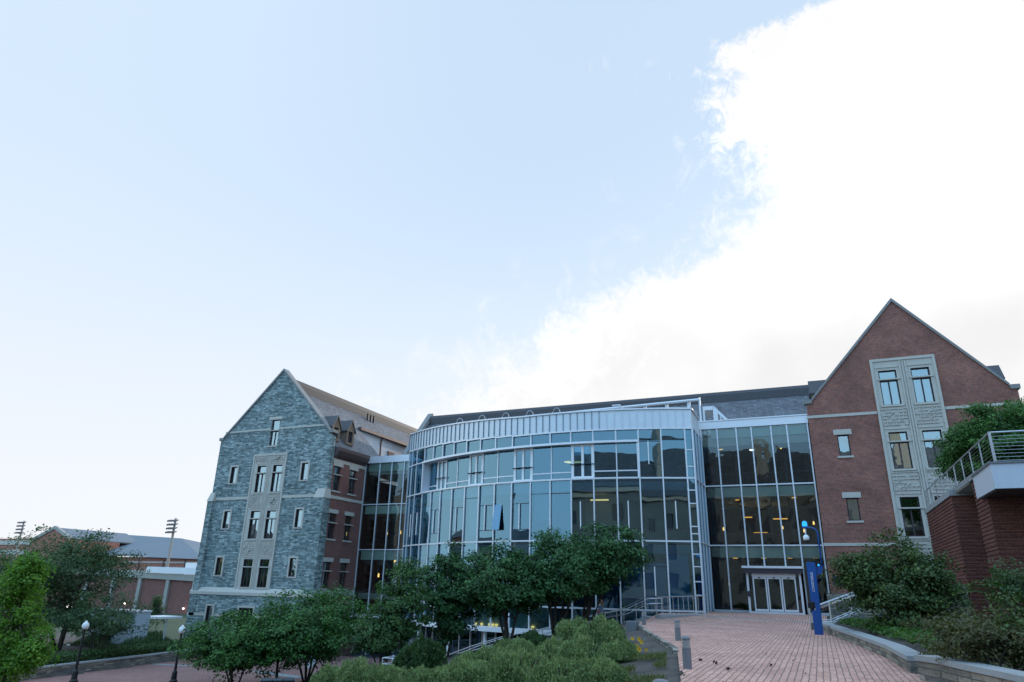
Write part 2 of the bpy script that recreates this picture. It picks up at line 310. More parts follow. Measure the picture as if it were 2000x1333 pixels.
# ------------------------------------------------------------------ mesh helpers
ORG = {}
class MB:
    def __init__(s): s.v = []; s.f = []; s.m = []; s.cur = 0
    def slot(s, i): s.cur = i; return s
    def face(s, pts):
        b = len(s.v); s.v.extend([tuple(map(float, p)) for p in pts]); s.f.append(tuple(range(b, b+len(pts)))); s.m.append(s.cur)
    def box(s, x0, x1, y0, y1, z0, z1): s.hexa([(x0, y0, z0), (x1, y0, z0), (x1, y1, z0), (x0, y1, z0), (x0, y0, z1), (x1, y0, z1), (x1, y1, z1), (x0, y1, z1)]); return s
    def hexa(s, p):
        b = len(s.v); s.v.extend([tuple(map(float, q)) for q in p])
        for f in ((0, 3, 2, 1), (4, 5, 6, 7), (0, 1, 5, 4), (1, 2, 6, 5), (2, 3, 7, 6), (3, 0, 4, 7)): s.f.append(tuple(b+i for i in f)); s.m.append(s.cur)
        return s
    def prism(s, base, vec):
        """closed polygon swept along vec"""
        n = len(base); b = len(s.v); vec = np.array(vec, float)
        base = [np.array(p, float) for p in base]
        s.v.extend([tuple(p) for p in base]); s.v.extend([tuple(p+vec) for p in base])
        s.f.append(tuple(b+i for i in range(n))[::-1]); s.m.append(s.cur); s.f.append(tuple(b+n+i for i in range(n))); s.m.append(s.cur)
        for i in range(n):
            j = (i+1) % n; s.f.append((b+i, b+j, b+n+j, b+n+i)); s.m.append(s.cur)
        return s
    def tube(s, pts, r, n=8, cap=True):
        pts = [np.array(p, float) for p in pts]; rs = r if hasattr(r, '__len__') else [r]*len(pts); b = len(s.v)
        for i, p in enumerate(pts):
            t = (pts[min(i+1, len(pts)-1)]-pts[max(i-1, 0)]); t /= (np.linalg.norm(t)+1e-9)
            a = np.cross(t, [0, 0, 1] if abs(t[2]) < 0.9 else [1, 0, 0]); a /= np.linalg.norm(a); c = np.cross(t, a)
            for k in range(n):
                g = 2*PI*k/n; s.v.append(tuple(p+rs[i]*(math.cos(g)*a+math.sin(g)*c)))
        for i in range(len(pts)-1):
            for k in range(n):
                s.f.append((b+i*n+k, b+i*n+(k+1) % n, b+(i+1)*n+(k+1) % n, b+(i+1)*n+k)); s.m.append(s.cur)
        if cap:
            s.f.append(tuple(b+k for k in range(n))[::-1]); s.m.append(s.cur); e = b+(len(pts)-1)*n; s.f.append(tuple(e+k for k in range(n))); s.m.append(s.cur)
        return s
    def lathe(s, c, prof, n=16):
        return s.tube([(c[0], c[1], c[2]+z) for r, z in prof], [r for r, z in prof], n) if False else s._lathe(c, prof, n)
    def _lathe(s, c, prof, n):
        b = len(s.v)
        for r, z in prof:
            for k in range(n): g = 2*PI*k/n; s.v.append((c[0]+r*math.cos(g), c[1]+r*math.sin(g), c[2]+z))
        for i in range(len(prof)-1):
            for k in range(n): s.f.append((b+i*n+k, b+i*n+(k+1) % n, b+(i+1)*n+(k+1) % n, b+(i+1)*n+k)); s.m.append(s.cur)
        s.f.append(tuple(b+k for k in range(n))[::-1]); s.m.append(s.cur); e = b+(len(prof)-1)*n; s.f.append(tuple(e+k for k in range(n))); s.m.append(s.cur)
        return s
    def build(s, name, mat, parent=None, smooth=False, bevel=0):
        o = ORG.get(parent.name, (0, 0, 0)) if parent else (0, 0, 0)
        me = bpy.data.meshes.new(name)
        me.from_pydata([(x-o[0], y-o[1], z-o[2]) for x, y, z in s.v], [], s.f)
        for m in (mat if isinstance(mat, (list, tuple)) else [mat]): me.materials.append(m)
        if any(s.m): me.polygons.foreach_set('material_index', s.m)
        if smooth: me.polygons.foreach_set('use_smooth', [True]*len(me.polygons))
        me.update()
        ob = bpy.data.objects.new(name, me); COL.objects.link(ob)
        if parent: ob.parent = parent; ORG[ob.name] = o
        if bevel:
            bm = bmesh.new(); bm.from_mesh(me); bmesh.ops.remove_doubles(bm, verts=bm.verts, dist=1e-5)
            bmesh.ops.bevel(bm, geom=[e for e in bm.edges if len(e.link_faces) == 2 and e.calc_face_angle(0) > 0.5], offset=bevel, segments=2, profile=0.7, affect='EDGES'); bm.to_mesh(me); bm.free()
        return ob
def tag(o, label=None, cat=None, group=None, kind=None):
    if label: o['label'] = label
    if cat: o['category'] = cat
    if group: o['group'] = group
    if kind: o['kind'] = kind
    return o
def thing(name, loc, label, cat, group=None):
    e = bpy.data.objects.new(name, None); COL.objects.link(e); e.location = loc; e.empty_display_size = 0.2
    ORG[e.name] = tuple(map(float, loc)); return tag(e, label, cat, group)
def quads_obj(name, V, mat, parent=None, smooth=False):
    """V: (N,4,3) array -> quads"""
    o = np.array(ORG.get(parent.name, (0, 0, 0))) if parent else np.zeros(3)
    n = len(V); me = bpy.data.meshes.new(name)
    me.vertices.add(n*4); me.vertices.foreach_set('co', (V.reshape(-1, 3)-o).astype(np.float32).ravel())
    me.loops.add(n*4); me.loops.foreach_set('vertex_index', np.arange(n*4, dtype=np.int32))
    me.polygons.add(n); me.polygons.foreach_set('loop_start', np.arange(0, n*4, 4, dtype=np.int32))
    me.materials.append(mat); me.update(calc_edges=True); me.validate()
    ob = bpy.data.objects.new(name, me); COL.objects.link(ob)
    if parent: ob.parent = parent; ORG[ob.name] = tuple(o)
    return ob
def copy_tree(o, parent=None):
    c = o.copy(); COL.objects.link(c); c.parent = parent
    for ch in [x for x in bpy.data.objects if x.parent == o]: copy_tree(ch, c)
    return c

# wall with real openings; P(u,z,d): u along, z up, d outward
def wall_face(mb, P, u0, u1, zb, top, holes, reveal=0.25, extra=()):
    us = sorted(set([u0, u1] + [h[0] for h in holes] + [h[1] for h in holes] + list(extra)))
    us = [u for u in us if u0 <= u <= u1]
    for a, b in zip(us[:-1], us[1:]):
        if b-a < 1e-6: continue
        m = (a+b)/2; hs = sorted([(h[2], h[3]) for h in holes if h[0] < m < h[1]]); z = zb
        for (c, d) in hs:
            if c > z: mb.face([P(a, z, 0), P(b, z, 0), P(b, c, 0), P(a, c, 0)])
            z = d
        ta, tb = top(a), top(b)
        mb.face([P(a, z, 0), P(b, z, 0), P(b, tb, 0), P(a, ta, 0)])
    for (a, b, c, d) in holes:
        r = -reveal
        mb.face([P(a, c, 0), P(a, d, 0), P(a, d, r), P(a, c, r)]); mb.face([P(b, c, r), P(b, d, r), P(b, d, 0), P(b, c, 0)])
        mb.face([P(a, d, 0), P(b, d, 0), P(b, d, r), P(a, d, r)]); mb.face([P(a, c, r), P(b, c, r), P(b, c, 0), P(a, c, 0)])
def pbox(mb, P, u0, u1, z0, z1, d0, d1):
    mb.hexa([P(u0, z0, d0), P(u1, z0, d0), P(u1, z0, d1), P(u0, z0, d1), P(u0, z1, d0), P(u1, z1, d0), P(u1, z1, d1), P(u0, z1, d1)])
def pane(P, u0, u1, z0, z1, d):
    mb = MB(); j = [random.uniform(-.006, .006) for _ in range(3)]
    mb.face([P(u0, z0, d+j[0]), P(u1, z0, d+j[1]), P(u1, z1, d+j[2]), P(u0, z1, d+j[0]-j[1]+j[2])]); return mb

def window(root, P, u0, u1, z0, z1, bar=None, mull=True, dep=0.18, inside=None, room=ROOM, label=None, sill=None, lintel=None):
    """sash in an opening: frame (part) > panes, glazing bar, sill, lintel, blind"""
    fw = 0.07; mb = MB(); d0, d1 = -dep-0.06, -dep+0.02
    pbox(mb, P, u0, u0+fw, z0, z1, d0, d1); pbox(mb, P, u1-fw, u1, z0, z1, d0, d1)
    pbox(mb, P, u0+fw, u1-fw, z0, z0+fw, d0, d1); pbox(mb, P, u0+fw, u1-fw, z1-fw, z1, d0, d1)
    zt = z1-fw
    if bar:
        pbox(mb, P, u0+fw, u1-fw, bar-0.09, bar+0.05, d0, d1); zt = bar-0.09
    um = (u0+u1)/2
    if mull: pbox(mb, P, um-0.045, um+0.045, z0+fw, zt, d0, d1)
    f = mb.build('window', DARK, root)
    if label: f['label'] = label
    spans = [(u0+fw, um-0.045), (um+0.045, u1-fw)] if mull else [(u0+fw, u1-fw)]
    for a, b in spans: pane(P, a, b, z0+fw, zt, -dep-0.02).build('pane', WGLASS, f)
    if bar:
        pane(P, u0+fw, u1-fw, bar+0.05, z1-fw, -dep-0.02).build('pane', WGLASS, f)
        g = MB(); pbox(g, P, u0-0.10, u1+0.16, bar-0.05, bar+0.03, -dep+0.021, 0.10); g.build('glazing_bar', DARK if sill is None else sill, f)
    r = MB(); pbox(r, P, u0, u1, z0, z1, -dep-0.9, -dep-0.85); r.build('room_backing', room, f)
    if inside:
        for (zz0, zz1, m) in inside:
            b = MB(); pbox(b, P, u0+fw, u1-fw, zz0, zz1, -dep-0.16, -dep-0.15); b.build('blind', m, f)
    if sill is not None:
        b = MB(); pbox(b, P, u0-0.14, u1+0.14, z0-0.13, z0-0.003, -0.2, 0.09); b.build('sill', sill, f)
    if lintel is not None:
        b = MB(); pbox(b, P, u0-0.2, u1+0.2, z1+0.003, z1+0.36, -0.2, 0.06); pbox(b, P, u0+.02, u1-.02, z1+0.003, z1+0.18, 0.06, 0.10); b.build('lintel', lintel, f)
    return f
def surround(root, P, u0, u1, z0, z1, w=0.16, d=0.07, mat=None):
    mb = MB(); r = -0.26
    pbox(mb, P, u0-w, u0, z0-w*0.6, z1+w, r, d); pbox(mb, P, u1, u1+w, z0-w*0.6, z1+w, r, d)
    pbox(mb, P, u0, u1, z1, z1+w, r, d); pbox(mb, P, u0, u1, z0-w*0.6, z0, r, d)
    return mb.build('window_surround', mat or LIME, root)
def carved(root, P, u0, u1, z0, z1, seed):
    rd = random.Random(seed); mb = MB(); pbox(mb, P, u0, u1, z0, z1, -0.2, 0.02)
    nx, nz = 6, max(3, int((z1-z0)/0.2)); cw, ch = (u1-u0)/nx, (z1-z0)/nz; t = .022
    blank = {(rd.randrange(nx), rd.randrange(nz)) for _ in range(nx*nz//4)}
    for i in range(nx+1):
        for j in range(nz):
            if (i, j) in blank: continue
            pbox(mb, P, u0+i*cw-t, u0+i*cw+t, z0+j*ch+.001, z0+(j+1)*ch-.001, 0.02, 0.075)
    for j in range(nz+1):
        for i in range(nx):
            if (i, j) in blank: continue
            pbox(mb, P, u0+i*cw, u0+(i+1)*cw, z0+j*ch-t, z0+j*ch+t, 0.021, 0.08)
    for k in range(3):
        a = (u0+rd.randrange(nx-2)*cw, z0+rd.randrange(max(1, nz-2))*ch); e = (a[0]+2*cw, a[1]+2*ch); q = .05
        mb.hexa([P(a[0], a[1], .02), P(e[0], e[1], .02), P(e[0], e[1], .09), P(a[0], a[1], .09), P(a[0], a[1]+q, .02), P(e[0], e[1]+q, .02), P(e[0], e[1]+q, .09), P(a[0], a[1]+q, .09)])
    return mb.build('carved_panel', LIME, root)

# ------------------------------------------------------------------ ground
xs = np.concatenate([np.linspace(-1200, -110, 14), np.linspace(-100, -56, 12), np.arange(-54, 14.1, 0.6), np.linspace(18, 1200, 16)])
ys = np.concatenate([np.linspace(-1200, -20, 14), np.arange(-16, 8, 2.0), np.arange(8, 41.21, 0.6), [41.29, 41.31], np.arange(42, 60, 2.0), np.linspace(64, 1200, 18)])
g = MB(); nx, ny = len(xs), len(ys)
for y in ys:
    for x in xs:
        z = height(x, y)-0.05
        if x < -120 or y > 90: z = min(z, -4.4)
        if y > 70 and -60 < x < 60: z = min(z, -4.4)
        g.v.append((x, y, z))
for j in range(ny-1):
    for i in range(nx-1): g.f.append((j*nx+i, j*nx+i+1, (j+1)*nx+i+1, (j+1)*nx+i)); g.m.append(0)
tag(g.build('ground', SOIL), kind='structure')
# upper brick path, with the threshold band by the doors
pm = MB(); yy = list(np.arange(-30, 49.4, 0.7))+[49.6]
for a, b in zip(yy[:-1], yy[1:]):
    def prow(y): 
        l, r = path_edge(y), path_right(y); return [(l+(r-l)*k/6, y, 0.30*sm(39, 48.5, y)+0.004) for k in range(7)]
    ra, rb = prow(a), prow(b)
    for k in range(6): pm.face([ra[k], ra[k+1], rb[k+1], rb[k]])
tag(pm.build('upper_path', PAVE), kind='structure')
tb = MB(); q = [(-9.1, 44.6), (0.2, 42.2), (0.2, 42.55), (-9.1, 44.95)]
for k in range(8):
    f0, f1 = k/8, (k+1)/8
    def lp(i, j, f): return q[i][0]+(q[j][0]-q[i][0])*f, q[i][1]+(q[j][1]-q[i][1])*f
    pp = [lp(0, 1, f0), lp(0, 1, f1), lp(3, 2, f1), lp(3, 2, f0)]
    tb.face([(x, y, 0.30*sm(39, 48.5, y)+0.012) for x, y in pp])
tag(tb.build('paving_band', CAPS), kind='structure')
# lower plaza
lp_ = MB(); yy = list(np.arange(8, 55.5, 1.5))
for a, b in zip(yy[:-1], yy[1:]):
    lp_.face([(bed_edge(a) if a < 50 else -39.4, a, LOW+0.004), (-26.5, a, LOW+0.004), (-26.5, b, LOW+0.004), (bed_edge(b) if a < 50 else -39.4, b, LOW+0.004)])
lp_.face([(-26.5, 41.5, LOW+.004), (-9.4, 41.5, LOW+.004), (-9.4, 55, LOW+.004), (-26.5, 55, LOW+.004)])
tag(lp_.build('lower_plaza', PLAZA), kind='structure')
for k, (pa, pb, w) in enumerate((((640, 1262), (600, 1306), 0.5), ((500, 1312), (590, 1325), 0.9), ((300, 1298), (372, 1302), 0.5))):
    A, B = onZ(*pa, LOW), onZ(*pb, LOW); d = (B-A)/np.linalg.norm(B-A); n = np.array([-d[1], d[0], 0])*w/2
    m_ = MB(); m_.prism([A-n+[0, 0, .01], B-n+[0, 0, .01], B+n+[0, 0, .01], A+n+[0, 0, .01]], (0, 0, 0.02)); tag(m_.build('kerb_strip', CAPS), kind='structure')
lw_ = MB(); LAWN = m_plain('meadow_green', (.028, .055, .024), .95, 0, .35, .6)
gx, gy2 = np.linspace(-130, -50.2, 20), np.linspace(49, 84, 10)
for i in range(19):
    for j in range(9): lw_.face([(x, y, height(x, y)-.03) for x, y in ((gx[i], gy2[j]), (gx[i+1], gy2[j]), (gx[i+1], gy2[j+1]), (gx[i], gy2[j+1]))])
tag(lw_.build('lawn', LAWN), kind='structure')
# stone edging on the left of the path
ek = MB(); y = 20.5; rk = random.Random(3)
while y < 38.5:
    L = rk.uniform(0.35, 0.75); a, b = path_edge(y), path_edge(y+L-0.03); w = rk.uniform(.08, .15); t_ = rk.uniform(.02, .05)
    ek.hexa([(a-w, y, -.2), (a+.03, y, -.2), (b+.03, y+L-.03, -.2), (b-w, y+L-.03, -.2), (a-w, y, t_), (a+.03, y, t_), (b+.03, y+L-.03, t_), (b-w, y+L-.03, t_)]); y += L
tag(ek.build('path_edging', RUBBLE), kind='structure')

# ================================================================== WINGS WITH GABLES (left stone, right brick)
YF = 50.0
def PF(Y):                       # facade facing the viewer, plane Y
    return lambda u, z, d=0.0: (u, Y-d, z)
def PX(X, s):                    # side face, plane X, outward direction s
    return lambda u, z, d=0.0: (X+s*d, u, z)

def gable_roof(root, X0, X1, xm, ze, za, y0, y1, over=0.25, side_cut=None):
    t = 0.22; k = (za-ze)/(xm-X0)
    for s_, xe in ((-1, X0), (1, X1)):
        mb = MB(); xo = xe+s_*over; zo = ze-over*k
        if s_ == 1 and side_cut:
            xc, yc = side_cut; zc = za-(xc-xm)*k
            mb.prism([(xm, y0, za), (xc, y0, zc), (xc, y0, zc-t), (xm, y0, za-t)], (0, y1-y0, 0))
            mb.prism([(xc, y0, zc), (xo, y0, zo), (xo, y0, zo-t), (xc, y0, zc-t)], (0, yc-y0, 0))
        else: mb.prism([(xm, y0, za), (xo, y0, zo), (xo, y0, zo-t), (xm, y0, za-t)], (0, y1-y0, 0))
        mb.build('roof', SLATE, root)
    mb = MB(); w = 0.95
    mb.prism([(xm-w, y0, za-w*k+.02), (xm-w, y0, za-0.28), (xm-w+.1, y0, za+0.12), (xm+w-.1, y0, za+0.12), (xm+w, y0, za-0.28), (xm+w, y0, za-w*k+.02)], (0, y1-y0, 0)); mb.build('ridge_cap', RIDGE, root)
def coping(root, X0, X1, xm, ze, za, y0, kn=0.55):
    w = 0.20; mb = MB(); k = (za-ze)/(xm-X0); zk = ze
    for s_, xe in ((-1, X0), (1, X1)):
        xi = xe-s_*kn
        mb.prism([(xi, y0-.12, zk+kn*k-.05), (xm, y0-.12, za-.05), (xm, y0-.12, za+w), (xi, y0-.12, zk+kn*k+w-.05)], (0, 0.75, 0))
        mb.box(min(xe+s_*.1, xi), max(xe+s_*.1, xi), y0-.12, y0+.63, zk+kn*k-.22, zk+kn*k+.06)
    return mb.build('coping', COPE, root)
def dormer(root, X, s, yc, z0, za, ze, w, back):
    """gabled dormer whose face looks along s*X"""
    P = PX(X, s); a, b = yc-w/2, yc+w/2; top = lambda u: za-(za-ze)*abs(u-yc)/(w/2)
    f = MB(); hole = (yc-0.33, yc+0.33, z0+0.25, ze-0.15)
    wall_face(f, P, a, b, z0, top, [hole], 0.15, extra=(yc,))
    f.face([P(a, z0, 0), P(a, ze, 0), P(a, ze, -back), P(a, z0, -back)]); f.face([P(b, z0, -back), P(b, ze, -back), P(b, ze, 0), P(b, z0, 0)])
    d = f.build('dormer', WOOD, root)
    r = MB(); o = 0.12
    for q in (-1, 1):
        ue = yc+q*(w/2+o); ze_ = ze-(za-ze)*o/(w/2)
        r.prism([P(yc, za+.07, .12), P(ue, ze_+.07, .12), P(ue, ze_-.03, .12), P(yc, za-.03, .12)], np.array(P(0, 0, -back-.12))-np.array(P(0, 0, 0)))
    r.build('dormer_roof', SLATE2, d)
    wm_ = MB(); wm_.v = []
    u0, u1, c, e = hole
    pbox(wm_, P, u0, u0+.06, c, e, -.2, -.1); pbox(wm_, P, u1-.06, u1, c, e, -.2, -.1); pbox(wm_, P, u0+.06, u1-.06, e-.06, e, -.2, -.1); pbox(wm_, P, u0+.06, u1-.06, c, c+.06, -.2, -.1); pbox(wm_, P, yc-.04, yc+.04, c+.06, e-.06, -.2, -.1)
    wm_.build('dormer_window', DARK, d)
    pane(P, u0+.06, u1-.06, c+.06, e-.06, -.17).build('pane', WGLASS, d)
    rb = MB(); pbox(rb, P, u0, u1, c, e, -.9, -.85); rb.build('room_backing', ROOM, d)
    return d

# ---- stone building on the left
ls = thing('stone_building', (-46.2, 50, LOW), 'grey-green stone wing with steep gable, limestone window strip and dark slate roof', 'building')
X0, X1, xm = -53.0, -39.5, -46.2
P = PF(YF)
holes = []; wins = []
zrow = [(9.32, 11.8, 11.12), (5.15, 7.63, 6.95), (1.0, 3.38, 2.72)]
for (a, b, c) in zrow:
    for ux in (-47.75, -45.86): holes.append((ux, ux+1.06, a, b)); wins.append((ux, ux+1.06, a, b, c))
narrow = []
for (a, b) in ((10.28, 11.85), (6.1, 7.68), (1.95, 3.5), (-2.2, -0.65)):
    for ux in (-51.0, -42.52): 
        if a < 0 and ux > -45: continue
        narrow.append((ux, ux+0.74, a, b))
holes += narrow
topw = (-46.84, -45.86, 13.68, 16.2); holes.append(topw)
loww = (-47.25, -45.6, -2.3, -0.7); holes.append(loww)
zE, zA = 14.55, 21.15
w = MB()
wall_face(w, P, X0, X1, LOW, lambda u: zE+(zA-zE)*(1-abs(u-xm)/(6.8 if u < xm else 6.7)), holes, 0.28, extra=(xm,))
# plinth below the water table stands proud, corner buttresses
pl = [h for h in holes if h[2] < 0]
wall_face(w, PF(YF-0.28), X0-0.3, X1+0.1, LOW, lambda u: 0.35, pl, 0.3)
w.box(X0-0.28, X0+0.02, YF-0.27, 75, LOW, 0.34)
for (bx0, bx1) in ((-40.42, -39.42), (-53.1, -52.45)):
    w.box(bx0, bx1, YF-0.32, YF+0.6, LOW, 8.62)
w.face([(X0, 75, LOW), (X0, YF, LOW), (X0, YF, zE-.3), (X0, 75, zE-.3)])
w.box(X1-.9, X1+.02, YF+.002, YF+0.55, 8.6, 14.3)
w.build('stone_wall', STONE, ls)
coping(ls, X0-.05, X1+.05, xm, zE-.2, zA, YF, 0.4)
for (bx0, bx1) in ((-40.5, -39.36), (-53.16, -52.4)):
    b = MB(); b.hexa([(bx0, YF-.38, 8.62), (bx1, YF-.38, 8.62), (bx1, YF+.66, 8.62), (bx0, YF+.66, 8.62), (bx0+.12, YF-.12, 9.45), (bx1-.12, YF-.12, 9.45), (bx1-.12, YF+.6, 9.45), (bx0+.12, YF+.6, 9.45)]); b.build('buttress_cap', LIME, ls)
def course(root, Pm, a, c, z0, z1, d=.05, nm='string_course'):
    b = MB(); pbox(b, Pm, a, c, z0, z1, -.1, d); return b.build(nm, LIME, root)
for (a, c) in ((-52.4, -48.33), (-44.35, -40.5)): course(ls, P, a, c, 8.72, 8.98)
course(ls, P, X0+.5, topw[0]-.01, 15.22, 15.38); course(ls, P, topw[1]+.01, X1-.9, 15.22, 15.38)
b = MB(); q = [(YF-.36, .30), (YF-.36, .55), (YF-.02, .92), (YF+.1, .92), (YF+.1, .30)]
b.prism([(X0-.34, y_, z_) for y_, z_ in q], (X1+.24-X0+.34-.12, 0, 0)); b.build('water_table', LIME, ls)
for a, c in ((X0-.3, pl[0][0]-.2), (pl[0][1]+.2, loww[0]-.2), (loww[1]+.2, X1+.05)): course(ls, PF(YF-.28), a, c, -1.5, -1.28, .04)
# limestone window strip
def strip(root, P, u0, u1, zb, zt, wins, seed, panels):
    mb = MB(); us = sorted([u0, u1]+[w_[0] for w_ in wins if w_[4]]+[w_[1] for w_ in wins if w_[4]])
    hol = [(a, b, c, d) for a, b, c, d, e in wins]
    wall_face(mb, lambda u, z, d=0: P(u, z, d+.06), u0+.16, u1-.16, zb, lambda u: zt-.18, hol, .32)
    for (a, b) in ((u0, u0+.16), (u1-.16, u1)): pbox(mb, P, a, b, zb, zt, -.1, .13)
    pbox(mb, P, u0+.16, u1-.16, zt-.18, zt, -.1, .13)
    um = (u0+u1)/2
    for du in (-.16, .0, .16): pbox(mb, P, um+du-.045, um+du+.045, zb+.1, zt-.25, .05, .12)
    for (a, b, c, d, e) in wins: pbox(mb, P, a-.16, b+.16, d+.18, d+.26, .05, .11)
    mb.build('limestone_strip', LIME, root)
    for i, (a, b, c, d) in enumerate(panels): carved(root, lambda u, z, dd=0: P(u, z, dd+.045), a, b, c, d, seed+i)
pan = []
for (a, b) in ((-48.05, -46.62), (-46.02, -44.62)):
    pan += [(a, b, 12.2, 12.72), (a, b, 7.98, 9.12), (a, b, 3.75, 4.95)]
strip(ls, P, -48.36, -44.36, 0.45, 12.93, wins, 11, pan)
for i, (a, b, c, d, e) in enumerate(wins):
    ins = [(c+.9, e-.12, BLIND)] if i in (4, 5) else None
    window(ls, lambda u, z, dd=0: P(u, z, dd+.06), a, b, c, d, e, True, .2, ins, CURT if i >= 2 else ROOM, sill=LIME)
for (a, b, c, d) in narrow:
    Q = PF(YF-.28) if c < 0 else P
    surround(ls, Q, a, b, c, d); window(ls, Q, a, b, c, d, None, False, .14)
window(ls, P, *topw, 15.15, True, .16, sill=LIME); b = MB(); pbox(b, P, topw[0]-.3, topw[1]+.3, 16.203, 16.5, -.2, .08); b.build('lintel', LIME, ls)
surround(ls, PF(YF-.28), *loww); window(ls, PF(YF-.28), *loww, None, True, .14)
# brick flank towards the glass link
Q = PX(X1, 1); y0, y1 = YF+0.6, 58.3
side = []
for (zs, zt_, zb_) in ((9.4, 11.6, 10.85), (5.2, 7.4, 6.6), (1.05, 3.25, 2.5)):
    for yy0 in (50.85, 53.25): side.append((yy0, yy0+1.0, zs, zt_, zb_))
bw_ = MB(); wall_face(bw_, Q, y0, y1, LOW, lambda u: 12.6, [s_[:4] for s_ in side], .25); bw_.build('brick_flank_wall', BRICKS, ls)
for s_ in side: window(ls, Q, *s_, True, .18, sill=LIME, lintel=LIME)
for a, c, d in ((8.68, 8.95, .05), (.45, .9, .07), (11.95, 12.25, .04)): course(ls, Q, y0, 55.6, a, c, d)
b = MB(); b.prism([(X1-.1, y0-.05, 12.25), (X1+.35, y0-.05, 12.55), (X1+.55, y0-.05, 12.95), (X1+.55, y0-.05, 13.25), (X1-.1, y0-.05, 13.25)], (0, 5.3, 0)); b.build('cornice_gutter', COPPER, ls)
gable_roof(ls, X0, X1, xm, 13.45, 20.25, YF+.6, 75.6, 0.2, side_cut=(-43.0, 58.3))
b = MB(); b.prism([(X0, 75.5, LOW), (X1, 75.5, LOW), (X1, 75.5, 13), (xm, 75.5, 20), (X0, 75.5, 13)], (0, .2, 0)); b.build('rear_gable_wall', BRICKS, ls)
dormer(ls, -39.85, 1, 50.95, 13.95, 16.3, 15.35, 1.15, 3.0)['label'] = 'cedar dormer hard behind the gable'
dormer(ls, -39.85, 1, 53.2, 13.95, 16.35, 15.4, 1.15, 3.0)['label'] = 'cedar dormer standing further from the gable'
# white stucco upper wall behind
XW = -42.85; Q2 = PX(XW, 1); sh = [(64.2, 65.6, 13.4, 15.6), (67.2, 69.0, 13.4, 15.9), (71.2, 73, 13.4, 15.2)]
b = MB(); wall_face(b, Q2, 58.0, 75.5, 12.0, lambda u: 16.75, sh[1:], .2); b.build('stucco_wall', STUC, ls)
b = MB(); pbox(b, Q2, *sh[0], 0, .05)
for k in range(14): pbox(b, Q2, sh[0][0]+.08, sh[0][1]-.08, 13.5+k*.15, 13.58+k*.15, .05, .09)
b.build('wall_louvre', COPPER, ls)
for s_ in sh[1:]: window(ls, Q2, *s_, None, True, .12)
b = MB(); b.box(XW, XW+.45, 58.3, 75.5, 16.72, 17.0); b.build('roof_gutter', COPPER, ls)
b = MB(); b.tube([(XW+.3, 62.6, 16.7), (XW+.14, 62.6, 16.2), (XW+.14, 62.6, 12.5)], .09); b.build('downpipe', COPPER, ls)
b = MB()
for k in range(3): b.tube([(-45.0+.25, 62.5+k*.6, 18.7), (-44.75, 62.5+k*.6, 19.6)], .10)
b.build('roof_vent', BLACK, ls)

# ---- brick building on the right
rb = thing('brick_building', (6.9, 50, 0), 'red brick wing with tall gable, limestone window strip and carved panels', 'building')
X0, X1, xm = 0.63, 12.85, 6.86
holes = []; wins = []
for (a, b, c) in ((13.42, 15.8, 15.17), (9.2, 11.6, 10.98), (5.02, 7.43, 6.75), (0.85, 3.2, 2.5)):
    for ux in (5.32, 7.24): holes.append((ux, ux+1.07, a, b)); wins.append((ux, ux+1.07, a, b, c))
narrow = [(2.26, 2.97, 10.2, 11.62), (2.26, 2.97, 6.02, 7.46), (10.5, 11.2, 10.2, 11.62), (10.5, 11.2, 6.02, 7.46)]
holes += narrow
zE, zA = 13.75, 20.75; w = MB()
wall_face(w, P, X0, X1, -0.5, lambda u: zE+(zA-zE)*(1-abs(u-xm)/(xm-X0 if u < xm else X1-xm)), holes, 0.28, extra=(xm,))
w.build('brick_wall', BRICK, rb)
w = MB(); w.face([(X0, 75, -.5), (X0, YF, -.5), (X0, YF, 13.7), (X0, 75, 13.7)]); w.face([(X1, YF, -.5), (X1, 75, -.5), (X1, 75, 13.7), (X1, YF, 13.7)]); w.face([(X0, 75, -.5), (X1, 75, -.5), (X1, 75, 13.7), (xm, 75, 20), (X0, 75, 13.7)]); w.build('brick_flank_wall', BRICKS, rb)
coping(rb, X0-.05, X1+.05, xm, zE-.1, zA, YF, 0.42)
for z in (12.87, 4.46): course(rb, P, X0-.05, 4.87, z, z+.19); course(rb, P, 8.77, X1, z, z+.19)
pan = []
for (a, b) in ((5.12, 6.62), (7.06, 8.56)): pan += [(a, b, 12.05, 13.12), (a, b, 7.85, 8.98), (a, b, 3.7, 4.8)]
strip(rb, P, 4.9, 8.74, 0.3, 16.62, wins, 40, pan)
for i, (a, b, c, d, e) in enumerate(wins):
    ins = {0: [(c+.07, e-.12, BLIND)], 1: [(c+.07, e-.12, BLIND)], 3: [(c+.6, e-.12, BLIND)], 4: [(c+.07, c+1.0, BLIND)]}.get(i)
    window(rb, lambda u, z, dd=0: P(u, z, dd+.06), a, b, c, d, e, True, .2, ins, TAN if i == 4 else ROOM, sill=LIME)
for (a, b, c, d) in narrow: window(rb, P, a, b, c, d, None, False, .14, sill=LIME, lintel=LIME)
gable_roof(rb, X0, X1, xm, 12.9, 19.9, YF+.6, 75, 0.2)
for (X_, s_) in ((1.05, -1), (X1-.42, 1)):
    for yc in (51.6, 54.6): dormer(rb, X_, s_, yc, 13.2, 15.9, 15.0, 1.25, 2.6)
b = MB(); pbox(b, P, .85, 1.9, 2.05, 2.62, .003, .06); b.build('wall_plaque', SIGN, rb)
b = MB(); pbox(b, P, 2.25, 3.2, 2.1, 3.55, .003, .25); pbox(b, P, 2.32, 3.13, 2.2, 3.45, .25, .28); b.build('wall_cabinet', CONC, rb)

